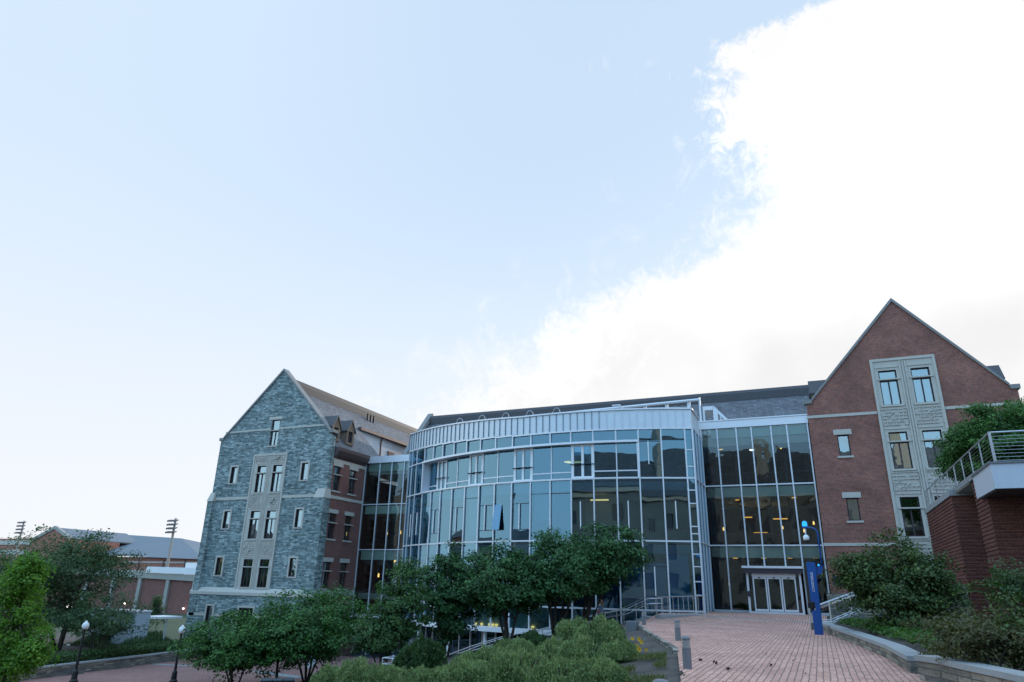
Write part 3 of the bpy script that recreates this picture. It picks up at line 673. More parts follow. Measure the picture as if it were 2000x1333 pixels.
# ---- long slate-roofed wing behind
lw = thing('rear_wing', (-18, 67, LOW), 'long dark slate roof closing the court behind the glass building', 'building')
b = MB(); b.prism([(-39.2, 61.0, 13.0), (-39.2, 67.0, 19.55), (-39.2, 73.0, 13.0), (-39.2, 73.0, 12.7), (-39.2, 67, 19.2), (-39.2, 61, 12.7)], (40.3, 0, 0)); b.build('roof', SLATE, lw)
b = MB(); b.prism([(-38.9, 66.2, 18.72), (-38.9, 66.2, 19.45), (-38.9, 66.35, 19.75), (-38.9, 67.65, 19.75), (-38.9, 67.8, 19.45), (-38.9, 67.8, 18.72)], (40.4, 0, 0)); b.build('ridge_cap', SLATE2, lw)
b = MB(); b.prism([(-39.4, 61.0, 13.1), (-39.4, 67, 19.85), (-39.4, 67, 20.2), (-39.4, 66.7, 20.15), (-39.4, 60.6, 13.3)], (.55, 0, 0)); b.build('coping', COPE, lw)
b = MB(); b.box(-39.2, 1, 61.1, 72.9, LOW, 12.9); b.build('wall', BRICKS, lw)
b = MB()
for r_ in range(4):
    for k in range(56): 
        x = -7+k*.14+(r_ % 2)*.07; 
        if k % 1 == 0 and x < .5: b.box(x, x+.05, 61.9+r_*.3-.06, 61.9+r_*.3, 13.0+(.9+r_*.3)*1.09+.0, 13.0+(.9+r_*.3)*1.09+.12)
b.build('snow_guards', BLACK, lw)

# ================================================================== CURVED GLASS BUILDING
CX, CY, RR = -15.2, 69.7, 25.0
def pol(a, r=RR, z=0.0): t = math.radians(a); return (CX+r*math.sin(t), CY-r*math.cos(t), z)
AM = [-40.4, -38.6, -36.2, -32.7, -29.4, -26.3, -22.95, -19.6, -16.25, -12.9, -9.45, -5.95, -2.5, 1.0, 4.6, 8.2, 11.65, 15.1, 18.7, 19.85]
YLK = 55.4
cg = thing('curved_glass_building', (-15.2, 45, LOW), 'bowed blue glass facade under a ribbed zinc parapet between the two gabled wings', 'building')
Z0, Z1, Z2, Z3, Z4 = 0.36, 4.52, 8.54, 11.06, 11.9
def ptop(a): return 13.25+max(0, -8-a)*.0215
def pbot(a): return 11.88+max(0, -8-a)*.0165
def facet(mb, a, b, z0, z1, r=RR, jit=.02, zb=None, zt=None):
    j = [random.uniform(-jit, jit) for _ in range(3)]
    p = [pol(a, r+j[0], z0), pol(b, r+j[1], z0), pol(b, r+j[1]+j[2], z1), pol(a, r+j[0]+j[2], z1)]
    mb.face(p)
def inset(a): return 0.05+0.5*max(0, (11.65-a))/46.0
BX0, BX1 = -32.7, 11.65
lev = {'g': (-1.0, Z0), 'a': (Z0, Z1), 'b': (Z1, Z2), 'c': (Z2, Z3), 'd': (Z3, None)}
for k, (z0, z1) in lev.items():
    mb = MB()
    for a, b in zip(AM[:-1], AM[1:]):
        if k == 'c' and BX0-.1 < a and b <= BX1+.1:
            mid = 9.05; r0 = RR-inset((a+b)/2)
            facet(mb, a, b, Z2+.06, mid, r0, .004); facet(mb, a, b, mid, Z3-.1, r0, .008); continue
        facet(mb, a, b, z0, z1 if z1 else (pbot(a)+pbot(b))/2)
    mb.build('glazing', GLASS, cg)
def seg(mb, a, b, r0, r1, z0, z1):
    mb.hexa([pol(a, r1, z0), pol(b, r1, z0), pol(b, r0, z0), pol(a, r0, z0), pol(a, r1, z1), pol(b, r1, z1), pol(b, r0, z1), pol(a, r0, z1)])
def ring(mb, angs, r0, r1, z0, z1):
    for a, b in zip(angs[:-1], angs[1:]): seg(mb, a, b, r0, r1, z0 if not callable(z0) else z0((a+b)/2), z1 if not callable(z1) else z1((a+b)/2))
dW = math.degrees(.045/RR)
for a in AM:
    mb = MB()
    if BX0 < a < BX1-.1:
        seg(mb, a-dW, a+dW, RR+.02, RR+.11, -1.0, Z2-.05); seg(mb, a-dW, a+dW, RR+.02, RR+.11, Z3+.03, pbot(a))
        r0 = RR-inset(a); seg(mb, a-dW*.8, a+dW*.8, r0+.015, r0+.08, Z2+.06, Z3-.1)
    else: seg(mb, a-dW, a+dW, RR+.02, RR+.11, -1.0, pbot(a))
    mb.build('mullion', ALU, cg)
for z in (Z0, Z1, Z2, Z3):
    mb = MB()
    if z == Z3: ring(mb, [x for x in AM if x >= BX1-.1], RR+.022, RR+.10, z-.045, z+.045) if False else None
    ang = [x for x in AM if not (z == Z3 and x > BX1)]
    ring(mb, ang, RR+.022, RR+.10, z-.05, z+.05); mb.build('transom', ALU, cg)
mb = MB(); ring(mb, AM, RR+.015, RR+.14, lambda a: pbot(a)-.07, lambda a: pbot(a)+.05); mb.build('transom', FASC, cg)
# projecting white frame round the recessed window band
mb = MB(); an = [x for x in AM if BX0-.1 < x < BX1+.1]
fine = list(np.linspace(BX0, BX1, 40))
for a, b in zip(fine[:-1], fine[1:]):
    d = inset((a+b)/2); seg(mb, a, b, RR-d-.03, RR+.24, Z3-.12, Z3+.03); seg(mb, a, b, RR-d-.03, RR+.12, Z2-.02, Z2+.07)
seg(mb, BX0-.25, BX0+.05, RR-.75, RR+.2, Z2-.02, Z3+.03); seg(mb, BX1-.28, BX1+.06, RR-.1, RR+.16, Z2-.02, Z3+.03)
mb.build('window_band_frame', FASC, cg)
for a, b in zip(an[:-1], an[1:]):
    r0 = RR-inset((a+b)/2)
    if round(a, 2) in (1.0, -9.45, -19.6, -29.4): continue
    mb = MB(); seg(mb, a+dW, b-dW, r0+.012, r0+.06, 9.02, 9.10); mb.build('transom', ALU, cg)
for a, b in ((1.0, 4.6), (-9.45, -5.95), (-19.6, -16.25), (-29.4, -26.3)):
    r0 = RR-inset((a+b)/2); mb = MB(); w_ = math.degrees(.075/RR); m_ = (a+b)/2
    for c in (a+w_, m_, b-w_): seg(mb, c-w_*1.15, c+w_*1.15, r0+.02, r0+.10, Z2+.1, Z3-.14)
    for z in (Z2+.1, Z3-.24): seg(mb, a, b, r0+.021, r0+.099, z, z+.1)
    f = mb.build('french_window', WHITE, cg)
    mb = MB(); mb.tube([pol(a-.1, r0+.2, 9.55), pol(m_, r0+.2, 9.55), pol(b+.1, r0+.2, 9.55)], .035); mb.build('guard_bar', BLACK, f)
    for (u, v) in ((a+2*w_, m_-w_), (m_+w_, b-2*w_)): 
        mb = MB(); facet(mb, u, v, Z2+.2, Z3-.24, r0+.03, .006); mb.build('pane', GLASS, f)
# operable vents: dark outline with a pale hinge bar
for a, b, z0, z1, L in [(-38.6, -36.2, 5.2, 7.0, .5), (-36.2, -32.7, 5.3, 7.05, .5), (-29.4, -26.3, 5.3, 7.05, .4), (-16.25, -12.9, 5.3, 7.05, .42), (-9.45, -5.95, 5.3, 7.05, .42), (1.0, 4.6, 5.3, 7.05, .4), (8.2, 11.65, 5.3, 7.05, .45), (15.1, 18.7, 5.3, 7.05, .45), (11.65, 15.1, 9.45, 11.0, .42), (-22.95, -19.6, 5.3, 7.05, .38), (-22.95, -19.6, 1.2, 2.9, .4), (-9.45, -5.95, 1.2, 2.9, .42), (11.65, 15.1, 1.2, 2.95, .45)]:
    mb = MB(); c = a+(b-a)*L; seg(mb, c-dW*.75, c+dW*.75, RR+.018, RR+.09, z0, z1); o = mb.build('vent_bar', WHITE, cg)
    mb = MB(); seg(mb, a+dW, b-dW, RR+.01, RR+.03, z1-.02, z1+.02); seg(mb, a+dW, b-dW, RR+.01, RR+.03, z0-.02, z0+.02); mb.build('vent_seal', DARK, o)
mb = MB(); t0, t1 = -12.85, -11.4
mb.face([pol(t0, RR+.30, 5.3), pol(t1, RR+.30, 5.3), pol(t1, RR+.03, 7.05), pol(t0, RR+.03, 7.05)]); mb.build('open_vent_pane', m_plain('sky_reflection_blue', (.11, .27, .42), .12, .2, .05), cg)  # reflected sky is painted into the pane's blue
mb = MB()
for a, b in ((-5.95, -2.5), (-36.2, -32.7), (-19.6, -16.25), (-2.5, 1.0), (4.6, 8.2)): seg(mb, a+dW, b-dW, RR+.012, RR+.03, 7.62, 7.66)
mb.build('pane_joint', DARK, cg)
mb = MB()
for z in (1.3, 2.1, 3.0, 3.75, 5.45, 6.9, 7.75, 9.3, 10.4, 5.0 ): seg(mb, 18.7+dW, 19.85-dW, RR+.015, RR+.09, z-.035, z+.035)
mb.build('corner_bars', ALU, cg)
# parapet of standing-seam zinc
pa = list(np.linspace(-40.4, 19.85, 52)); mb = MB()
for a, b in zip(pa[:-1], pa[1:]):
    mb.hexa([pol(a, RR+.12, pbot(a)+.05), pol(b, RR+.12, pbot(b)+.05), pol(b, RR-.12, pbot(b)+.05), pol(a, RR-.12, pbot(a)+.05), pol(a, RR+.12, ptop(a)-.08), pol(b, RR+.12, ptop(b)-.08), pol(b, RR-.12, ptop(b)-.08), pol(a, RR-.12, ptop(a)-.08)])
    s_ = dW*.34; mb.slot(1 if a < 6 else 0); mb.hexa([pol(a-s_, RR+.19, pbot(a)+.06), pol(a+s_, RR+.19, pbot(a)+.06), pol(a+s_, RR+.121, pbot(a)+.06), pol(a-s_, RR+.121, pbot(a)+.06), pol(a-s_, RR+.19, ptop(a)-.1), pol(a+s_, RR+.19, ptop(a)-.1), pol(a+s_, RR+.121, ptop(a)-.1), pol(a-s_, RR+.121, ptop(a)-.1)]); mb.slot(0)
ex, ey, _ = pol(19.85, RR+.12)
mb.box(ex-.24, ex, ey+.0, 49.6, pbot(19)+.05, ptop(19)-.08)
for k in range(1, 5): mb.box(ex+.001, ex+.06, ey+k*.75, ey+k*.75+.05, pbot(19)+.06, ptop(19)-.1)
mb.build('zinc_parapet', [ZINC, SEAM], cg)
mb = MB()
for a, b in zip(pa[:-1], pa[1:]):
    mb.hexa([pol(a, RR+.22, ptop(a)-.08), pol(b, RR+.22, ptop(b)-.08), pol(b, RR-.2, ptop(b)-.08), pol(a, RR-.2, ptop(a)-.08), pol(a, RR+.22, ptop(a)+.02), pol(b, RR+.22, ptop(b)+.02), pol(b, RR-.2, ptop(b)+.02), pol(a, RR-.2, ptop(a)+.02)])
mb.box(ex-.3, ex+.1, ey+.05, 49.6, ptop(19)-.08, ptop(19)+.02); mb.build('parapet_cap', FASC, cg)
# roof deck, floors, rooms behind the glass
dk = list(np.linspace(-40.2, 19.6, 22))
mb = MB(); mb.prism([pol(a, RR-.25, 12.0) for a in dk]+[(-6.9, 61, 12.0), (-31.2, 61, 12.0)], (0, 0, .3)); mb.build('roof_deck', CONC, cg)
for z in (3.75, 7.8):
    mb = MB(); ring(mb, dk, RR-6, RR-.25, z, z+.55); mb.build('floor_slab', CEIL, cg)
mb = MB(); ring(mb, dk, RR-6, RR-.25, -1.1, .2); mb.build('floor_slab', CEIL, cg)
mb = MB(); ring(mb, dk, RR-6.3, RR-6, LOW, 12.0); mb.build('back_wall', ROOM, cg)
mb = MB()
for a in (-32, -22.9, -13, -2.5, 8.2): seg(mb, a-.2, a+.2, RR-6, RR-.9, .2, 12)
mb.build('partition_wall', ROOM, cg)
mb = MB(); ring(mb, list(np.linspace(1.2, 8.0, 5)), RR-3.2, RR-3.1, 4.35, 7.75); mb.build('tan_room_wall', TAN, cg)
for a, z, L, r_ in ((4.4, 7.35, 1.6, RR-2.2), (0.6, 9.95, 1.5, RR-1.6), (-0.9, 10.0, .5, RR-1.6)):
    mb = MB(); seg(mb, a-L, a+L, r_, r_+.12, z, z+.08); mb.build('warm_ceiling_light', WARM, cg)
for i, (a, z0, z1) in enumerate(((-22.7, 2.2, 4.4), (-12.7, .5, 4.4), (-19.4, 5.0, 8.3), (-5.7, 5.9, 8.4), (8.4, .5, 4.4), (11.9, .45, 3.2), (15.2, .45, 4.3), (4.8, .45, 4.2), (1.2, .45, 4.3), (-2.3, .45, 3.9))):
    mb = MB(); seg(mb, a, a+3.0, RR-.42, RR-.40, z0, z1); mb.build('roller_blind', BLINDB if z0 < 2 else BLIND, cg)
# ledge and recessed lower storey
mb = MB(); ring(mb, [x for x in AM if x < 5]+[5.2], RR-1.3, RR+.38, -1.32, -1.02); mb.build('ledge', WHITE, cg)
mb = MB(); ring(mb, list(np.linspace(-40.2, 19.8, 22)), RR-1.75, RR-1.7, LOW, -1.1); mb.build('lower_glazing', GLASS, cg)
for a in (-38, -31.5, -22.5, -14.3, -10.3, -6, 2, 9):
    mb = MB(); x, y, _ = pol(a, RR-.15); mb.lathe((x, y, 0), [(.17, LOW), (.17, LOW+.1), (.13, LOW+.12), (.13, -1.32)], 14); mb.build('column', WHITE, cg)
for a in np.linspace(-39, 18, 20):
    mb = MB(); seg(mb, a-dW, a+dW, RR-1.7, RR-1.6, LOW, -1.32); mb.build('lower_mullion', ALU, cg)
for a in (-16.5, -15.2, -12.9, -12.2, -5.6, 4.5):
    mb = MB(); seg(mb, a-(.9 if a == -12.9 else .22), a+.22, RR-.22, RR-.16, -.98, -.84); mb.build('warm_ceiling_light', WARM, cg)
# return wall at the right-hand end
XR = pol(19.85)[0]; YR = pol(19.85)[1]
mb = MB()
for a, b in ((YR, YR+1.3), (YR+1.3, YR+2.6), (YR+2.6, 50.2)):
    for z0, z1 in ((-.2, Z1), (Z1, Z2), (Z2, 11.9)): mb.face([(XR, a, z0), (XR, b, z0), (XR, b, z1), (XR, a, z1)])
mb.build('return_glazing', GLASS, cg)
for y_ in (YR+.02, YR+1.3, YR+2.6):
    mb = MB(); mb.box(XR+.01, XR+.1, y_-.05, y_+.05, -.2, 11.9); mb.build('mullion', ALU, cg)
mb = MB()
for z in (Z1, Z2): mb.box(XR+.012, XR+.09, YR+.07, 50.2, z-.05, z+.05)
mb.build('transom', ALU, cg)
xl, yl_, _ = pol(-40.4); mb = MB()
for z0, z1 in ((-1, Z1), (Z1, Z2), (Z2, 12.5)): mb.face([(xl, yl_, z0), (xl, YLK, z0), (xl, YLK, z1), (xl, yl_, z1)])
mb.build('return_glazing', GLASS, cg)
mb = MB(); mb.box(xl-.05, xl+.2, yl_+.1, YLK, 12.5, ptop(-40)-.08); mb.build('return_parapet', ZINC, cg)
# rooftop pipes, hoops, screen and skylight
A_ = onY(890, 829, 48.6); B_ = onY(1366, 781, 50.5)
mb = MB(); mb.tube([A_, B_], .11)
for k in range(12):
    q = A_+(B_-A_)*(k+.5)/12; mb.box(q[0]-.12, q[0]+.12, q[1]+.1, q[1]+.16, 12.3, q[2])
mb.box(B_[0]-.06, B_[0]+.06, B_[1]-.06, B_[1]+.06, 12.3, B_[2]+.15)
mb.build('roof_screen', ALU, cg)
for px in (890, 943, 995, 1045, 1098):
    a = math.degrees(math.asin((onY(px, 835, 46)[0]-CX)/RR)); mb = MB(); z = ptop(a)+.02
    c = pol(a, RR-.05, z); mb.tube([(c[0]-.28*math.cos(t), c[1], c[2]+.40*math.sin(t)) for t in np.linspace(0, PI, 11)], .022); mb.build('roof_hoop', STEEL, cg)
p = onY(1205, 795, 46.5); mb = MB(); mb.tube([(p[0]-.35, p[1], p[2]+.1), (p[0]+.2, p[1], p[2]+.1), (p[0]+.38, p[1], p[2]-.15), (p[0]+.4, p[1], 12.3)], .07); mb.build('vent_pipe', STEEL, cg)
sk = MB(); ya, yb = 51.5, 53.5
s0, s1, s2 = onY(1376, 823, 52), onY(1394, 795, 52), onY(1437, 821, 52)
sk.prism([(s1[0], ya, s1[2]), (s2[0], ya, s2[2]-.6), (s2[0], ya, s2[2]-.85), (s1[0], ya, s1[2]-.3)], (0, 2, 0))
sk.box(s1[0]-.02, s1[0]+.3, ya+.01, ya+.3, 12.3, s1[2]-.3); sk.box(s0[0], s1[0]-.02, ya, ya+2, s1[2]-.35, s1[2]-.05); sk.box(s0[0], s0[0]+.12, ya, ya+.2, 12.3, s1[2]-.35)
for k in range(1, 6):
    f = k/6; x = s1[0]+(s2[0]-s1[0])*f; sk.box(x-.04, x+.04, ya+.02, ya+.12, 12.3, s1[2]+(s2[2]-.6-s1[2])*f-.3)
sk.build('roof_skylight', ALU, cg)

# ================================================================== ENTRANCE ATRIUM (right) and GLASS LINK (left)
at = thing('entrance_atrium', (-3, 50.3, 0.3), 'flat glass entrance hall with sliding doors beside the red brick gable', 'building')
YA = 50.3; PA = PF(YA); um = [-6.66, -5.52, -4.2, -3.17, -1.86, -0.82, 0.52]
for (z0, z1) in ((.32, Z1), (Z1, Z2), (Z2, 12.62)):
    mb = MB()
    for a, b in zip(um[:-1], um[1:]):
        if z0 < 1 and -4.3 < a < -.9: z0_ = 3.1
        else: z0_ = z0
        j = [random.uniform(-.012, .012) for _ in range(3)]
        mb.face([PA(a, z0_, j[0]), PA(b, z0_, j[1]), PA(b, z1, j[1]+j[2]), PA(a, z1, j[0]+j[2])])
    mb.build('glazing', GLASSA, at)
for u in um:
    mb = MB(); pbox(mb, PA, u-.045, u+.045, .4 if not -4.3 < u < -.9 else 3.2, 12.6, .02, .12); mb.build('mullion', ALU, at)
for z in (Z1, Z2):
    mb = MB(); pbox(mb, PA, -6.66, .57, z-.045, z+.045, .022, .1); mb.build('transom', ALU, at)
mb = MB(); pbox(mb, PA, -6.66, -4.4, .2, .42, -.1, .13); pbox(mb, PA, -.85, .57, .2, .42, -.1, .13); mb.build('sill', ALU, at)
mb = MB(); pbox(mb, PA, -6.75, .6, 12.62, 13.16, -.4, .16); pbox(mb, PA, -6.75, .6, 13.16, 13.24, -.4, .22); mb.build('fascia', FASC, at)
for z0, z1 in ((11.15, 12.1), (7.55, 8.45), (3.55, 4.4)):
    mb = MB(); pbox(mb, PA, -6.6, .5, z0+.25, z1, -8, -.35); mb.build('floor_slab', CEIL, at)
mb = MB(); pbox(mb, PA, -6.6, .5, 12.1, 12.3, -10, -.3); mb.build('roof_deck', CONC, at)
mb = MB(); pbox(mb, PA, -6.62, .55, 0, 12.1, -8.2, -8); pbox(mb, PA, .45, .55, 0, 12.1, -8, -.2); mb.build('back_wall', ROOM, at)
for zf in (Z1, Z2, 4.0, 8.0):
    pass
for z0, z1 in ((11.95, 12.6), (7.76, 8.45), (3.73, 4.44)):
    mb = MB(); pbox(mb, PA, -6.0, .45, z0, z1, -.2, -.17); mb.build('spandrel_panel', SPAN, at)
for z in (9.4, 5.3, 11.22, 7.05):
    mb = MB(); pbox(mb, PA, -6.6, .5, z-.045, z+.045, -.16, -.08); mb.build('inner_rail', BLACK, at)
for x, z, L in ((-4.6, 6.9, .5), (-2.2, 6.75, .6), (-3.6, 5.75, .5)):
    mb = MB(); pbox(mb, PA, x-L, x+L, z, z+.06, -6.0, -5.8); mb.build('added_amber_bar', WARM2, at)  # glowing bars added to warm the look of the hall interior
mb = MB()
for x in (-6.0, -4.6, -2.6, -1.2, .2): mb.lathe((x, 52.4, 0), [(.16, .3), (.16, 12.1)], 12)
mb.build('inner_columns', DARK, at)
for i, (x, z, d) in enumerate(((-5.5, 11.36, 1.2), (-3.4, 11.36, 2.2), (-1.3, 11.36, 2.2), (-4.7, 7.76, 2), (-.9, 7.76, 1.5), (-1.6, 3.76, 1.5), (-5.2, 3.76, 2), (-3.3, 3.76, 1.8), (.0, 3.76, 1.0))):
    mb = MB(); mb.lathe((x, YA+d, z), [(.16, 0), (.16, .05)], 12); mb.build('ceiling_lamp', WARM2 if z < 8 else LAMPW if i % 2 else WARM, at)
for x, z, d in ((-5.62, 1.95, .8), (-5.75, 5.6, 1.2), (.15, 5.9, .9), (-.5, 5.45, 1.4), (-1.9, 5.75, 2.5)):
    mb = MB(); mb.lathe((x, YA+d, z), [(.02, .24), (.055, .17), (.06, .04), (.03, 0)], 10); mb.build('pendant_lamp', WARM, at)
# vestibule with sliding doors
YV = 49.05; PV = PF(YV); vs = thing('entrance_vestibule', (-2.6, YV, .3), 'silver-framed vestibule with three sliding glass doors under a flat canopy', 'doorway')
mb = MB(); mb.box(-4.5, -.82, YV-.45, YA-.02, 3.02, 3.16); ch = mb.build('canopy', FASC, vs)
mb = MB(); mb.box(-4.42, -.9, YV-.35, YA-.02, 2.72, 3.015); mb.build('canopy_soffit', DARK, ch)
mb = MB()
for a, b in ((-4.3, -4.17), (-1.12, -.99)): pbox(mb, PV, a, b, .3, 2.72, -.1, .05)
pbox(mb, PV, -4.3, -.99, .28, .40, -.1, .06); pbox(mb, PV, -3.95, -1.3, 2.50, 2.715, -.08, .05); mb.build('frame', FASC, vs)
for x in (-4.24, -1.05):
    mb = MB(); mb.face([(x, YV+.1, .4), (x, YA-.03, .4), (x, YA-.03, 2.7), (x, YV+.1, 2.7)]); mb.build('side_glazing', GLASSA, vs)
for a, b in ((-4.17, -3.95), (-1.3, -1.12)): pane(PV, a, b, .4, 2.72, -.04).build('side_light', GLASSA, vs)
for k in range(3):
    a = -3.93+k*.88; b = a+.84; mb = MB()
    pbox(mb, PV, a, a+.08, .42, 2.49, -.06, .02); pbox(mb, PV, b-.08, b, .42, 2.49, -.06, .02); pbox(mb, PV, a+.08, b-.08, .42, .56, -.06, .02); pbox(mb, PV, a+.08, b-.08, 2.38, 2.49, -.06, .02)
    d = mb.build('sliding_door', FASC, vs); pane(PV, a+.08, b-.08, .56, 2.38, -.02).build('pane', GLASSA, d)
    mb = MB(); pbox(mb, PV, a+.1, a+.13, 1.2, 1.55, .02, .06); mb.build('handle', DARK, d)
    mb = MB(); pbox(mb, PV, (a+b)/2-.07, (a+b)/2+.07, 2.42, 2.48, .02, .06); mb.build('door_sensor', BLACK, d)
mb = MB(); pbox(mb, PV, -4.36, -4.12, 1.3, 1.62, .05, .14); mb.build('card_reader', DARK, vs)

lk = thing('glass_link', (-36, 55.6, LOW), 'narrow glass stair link joined to the stone building', 'building')
YL = 55.6; PL = PF(YL); ul = [-39.4, -37.75, -36.4, -35.0, -33.2, -31.2, -29.8]
ZL = (-1.1, Z1*.98+.1, 8.62, 12.55)
for z0, z1 in zip(ZL[:-1], ZL[1:]):
    mb = MB()
    for a, b in zip(ul[:-1], ul[1:]):
        j = [random.uniform(-.012, .012) for _ in range(3)]; mb.face([PL(a, z0, j[0]), PL(b, z0, j[1]), PL(b, z1, j[1]+j[2]), PL(a, z1, j[0]+j[2])])
    mb.build('glazing', GLASSA, lk)
for u in ul: mb = MB(); pbox(mb, PL, u-.045, u+.045, -1.1, 12.55, .02, .12); mb.build('mullion', ALU, lk)
for z in (4.5, 8.62): mb = MB(); pbox(mb, PL, -39.4, -29.8, z-.045, z+.045, .022, .1); mb.build('transom', ALU, lk)
mb = MB(); pbox(mb, PL, -39.4, -29.8, 12.55, 13.2, -.3, .16); mb.build('fascia', FASC, lk)
mb = MB(); pbox(mb, PL, -39.3, -29.8, 12.4, 12.6, -9, -.3); mb.build('roof_deck', CONC, lk)
for z in (.2, 3.75, 7.85, 11.5):
    mb = MB(); pbox(mb, PL, -39.3, -29.9, z, z+.5, -6, -.4); mb.build('floor_slab', CEIL, lk)
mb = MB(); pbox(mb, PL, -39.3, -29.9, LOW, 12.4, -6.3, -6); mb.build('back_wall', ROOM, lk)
for z0, z1 in ((11.75, 12.5), (7.75, 8.5), (3.6, 4.4)):
    mb = MB(); pbox(mb, PL, -39.2, -31.5, z0, z1, -.2, -.17); mb.build('spandrel_panel', SPAN, lk)
for z in (10.8, 9.5, 5.6, 1.6): mb = MB(); pbox(mb, PL, -39.3, -29.9, z-.04, z+.04, -.2, -.1); mb.build('inner_rail', BLACK, lk)
mb = MB(); pbox(mb, PL, -39.4, -33, -1.32, -1.05, -.3, 1.2); mb.build('canopy', FASC, lk)
mb = MB(); pbox(mb, PL, -39.4, -29.8, LOW, -1.32, -1.2, -1.15); mb.build('lower_glazing', GLASS, lk)
mb = MB()
for a, b in ((-38.3, -38.15), (-36.9, -36.75), (-35.4, -35.25)): pbox(mb, PL, a, b, LOW, -1.75, -1.0, -.9)
pbox(mb, PL, -38.3, -35.25, -1.95, -1.75, -1.0, -.9); mb.build('door_frame', WHITE, lk)
mb = MB(); pbox(mb, PL, -37.2, -36.5, -.8, -.2, -5.9, -5.8); mb.build('orange_panel', m_plain('orange_red_panel', (.42, .08, .02), .7), lk)
for x, z, d in ((-37.4, 5.9, 1.5), (-35.6, 5.95, 1.0), (-37.75, 2.1, 1.2), (-36.6, 3.45, 2)):
    mb = MB(); mb.lathe((x, YL+d, z), [(.025, .36), (.07, .26), (.085, .07), (.04, 0)], 10); mb.build('pendant_lamp', WARM, lk)

# ================================================================== FOLIAGE
RNG = np.random.default_rng(5)
def unit(v): return v/(np.linalg.norm(v, axis=-1, keepdims=True)+1e-9)
def leaf_quads(c, n, size, asp=0.55, along=None, jit=0.35):
    N = len(c); nn = unit(n+RNG.normal(0, jit, (N, 3)))
    t = RNG.normal(0, 1, (N, 3)) if along is None else along
    t = unit(t-nn*np.sum(t*nn, 1, keepdims=True)); b = np.cross(nn, t)
    L = size*RNG.uniform(.65, 1.3, (N, 1)); w = L*asp
    return np.stack([c-t*L*.5, c+b*w*.5+nn*L*.06, c+t*L*.5-nn*L*.08, c-b*w*.5+nn*L*.06], 1)
LM = {  # dark, mid and olive clump tones have leaf highlight and shade painted in
 'dark': m_leaf('dark_tree_leaves', (.010, .036, .016), (.065, .18, .055), (.19, .38, .10), 1.1, .25),
 'mid': m_leaf('round_tree_leaves', (.010, .045, .012), (.08, .215, .045), (.26, .50, .09), 1.2, .25),
 'lime': m_leaf('lime_leaves', (.05, .15, .02), (.17, .34, .04), (.32, .46, .07), 0.9, .45),
 'olive': m_leaf('olive_leaves', (.016, .038, .014), (.095, .155, .04), (.24, .29, .07), 1.2, .25),
 'bluegreen': m_leaf('bluegreen_leaves', (.03, .07, .034), (.075, .14, .055), (.11, .18, .065), 0.8, .35),
 'oak': m_leaf('young_tree_leaves', (.03, .09, .032), (.09, .18, .055), (.13, .23, .06), 1.0, .35),
 'sage': m_leaf('sage_leaves', (.075, .12, .045), (.32, .42, .17), (.58, .66, .30), 2.0, .2, .7),
 'green': m_leaf('green_shrub_leaves', (.03, .07, .028), (.075, .135, .045), (.11, .17, .05), 2.0),
 'cover': m_leaf('ground_cover_leaves', (.03, .08, .018), (.08, .17, .03), (.13, .22, .04), 1.5),
 'grass': m_leaf('grass_blades', (.06, .09, .03), (.14, .16, .05), (.22, .20, .08), 1.5),
 'weed': m_leaf('weedy_leaves', (.05, .05, .02), (.11, .12, .045), (.20, .15, .07), 2.6),
}
def crown_points(c, R, n, seed, shell=.45, lump=.22, flat=0.0):
    r = np.random.default_rng(seed); d = unit(r.normal(0, 1, (n, 3)))
    ph = r.uniform(0, 6.28, 6)
    l = 1+lump*(np.sin(3*d[:, 0]*2+ph[0])*np.sin(3*d[:, 1]*2+ph[1])+.7*np.sin(7*d[:, 2]+ph[2])*np.sin(5*d[:, 0]+ph[3]))
    rad = (shell+(1-shell)*r.uniform(0, 1, n)**.6)*l
    p = d*rad[:, None]*np.array(R)
    if flat: p[:, 2] = np.where(p[:, 2] < 0, p[:, 2]*(1-flat), p[:, 2])
    return np.array(c)+p, d
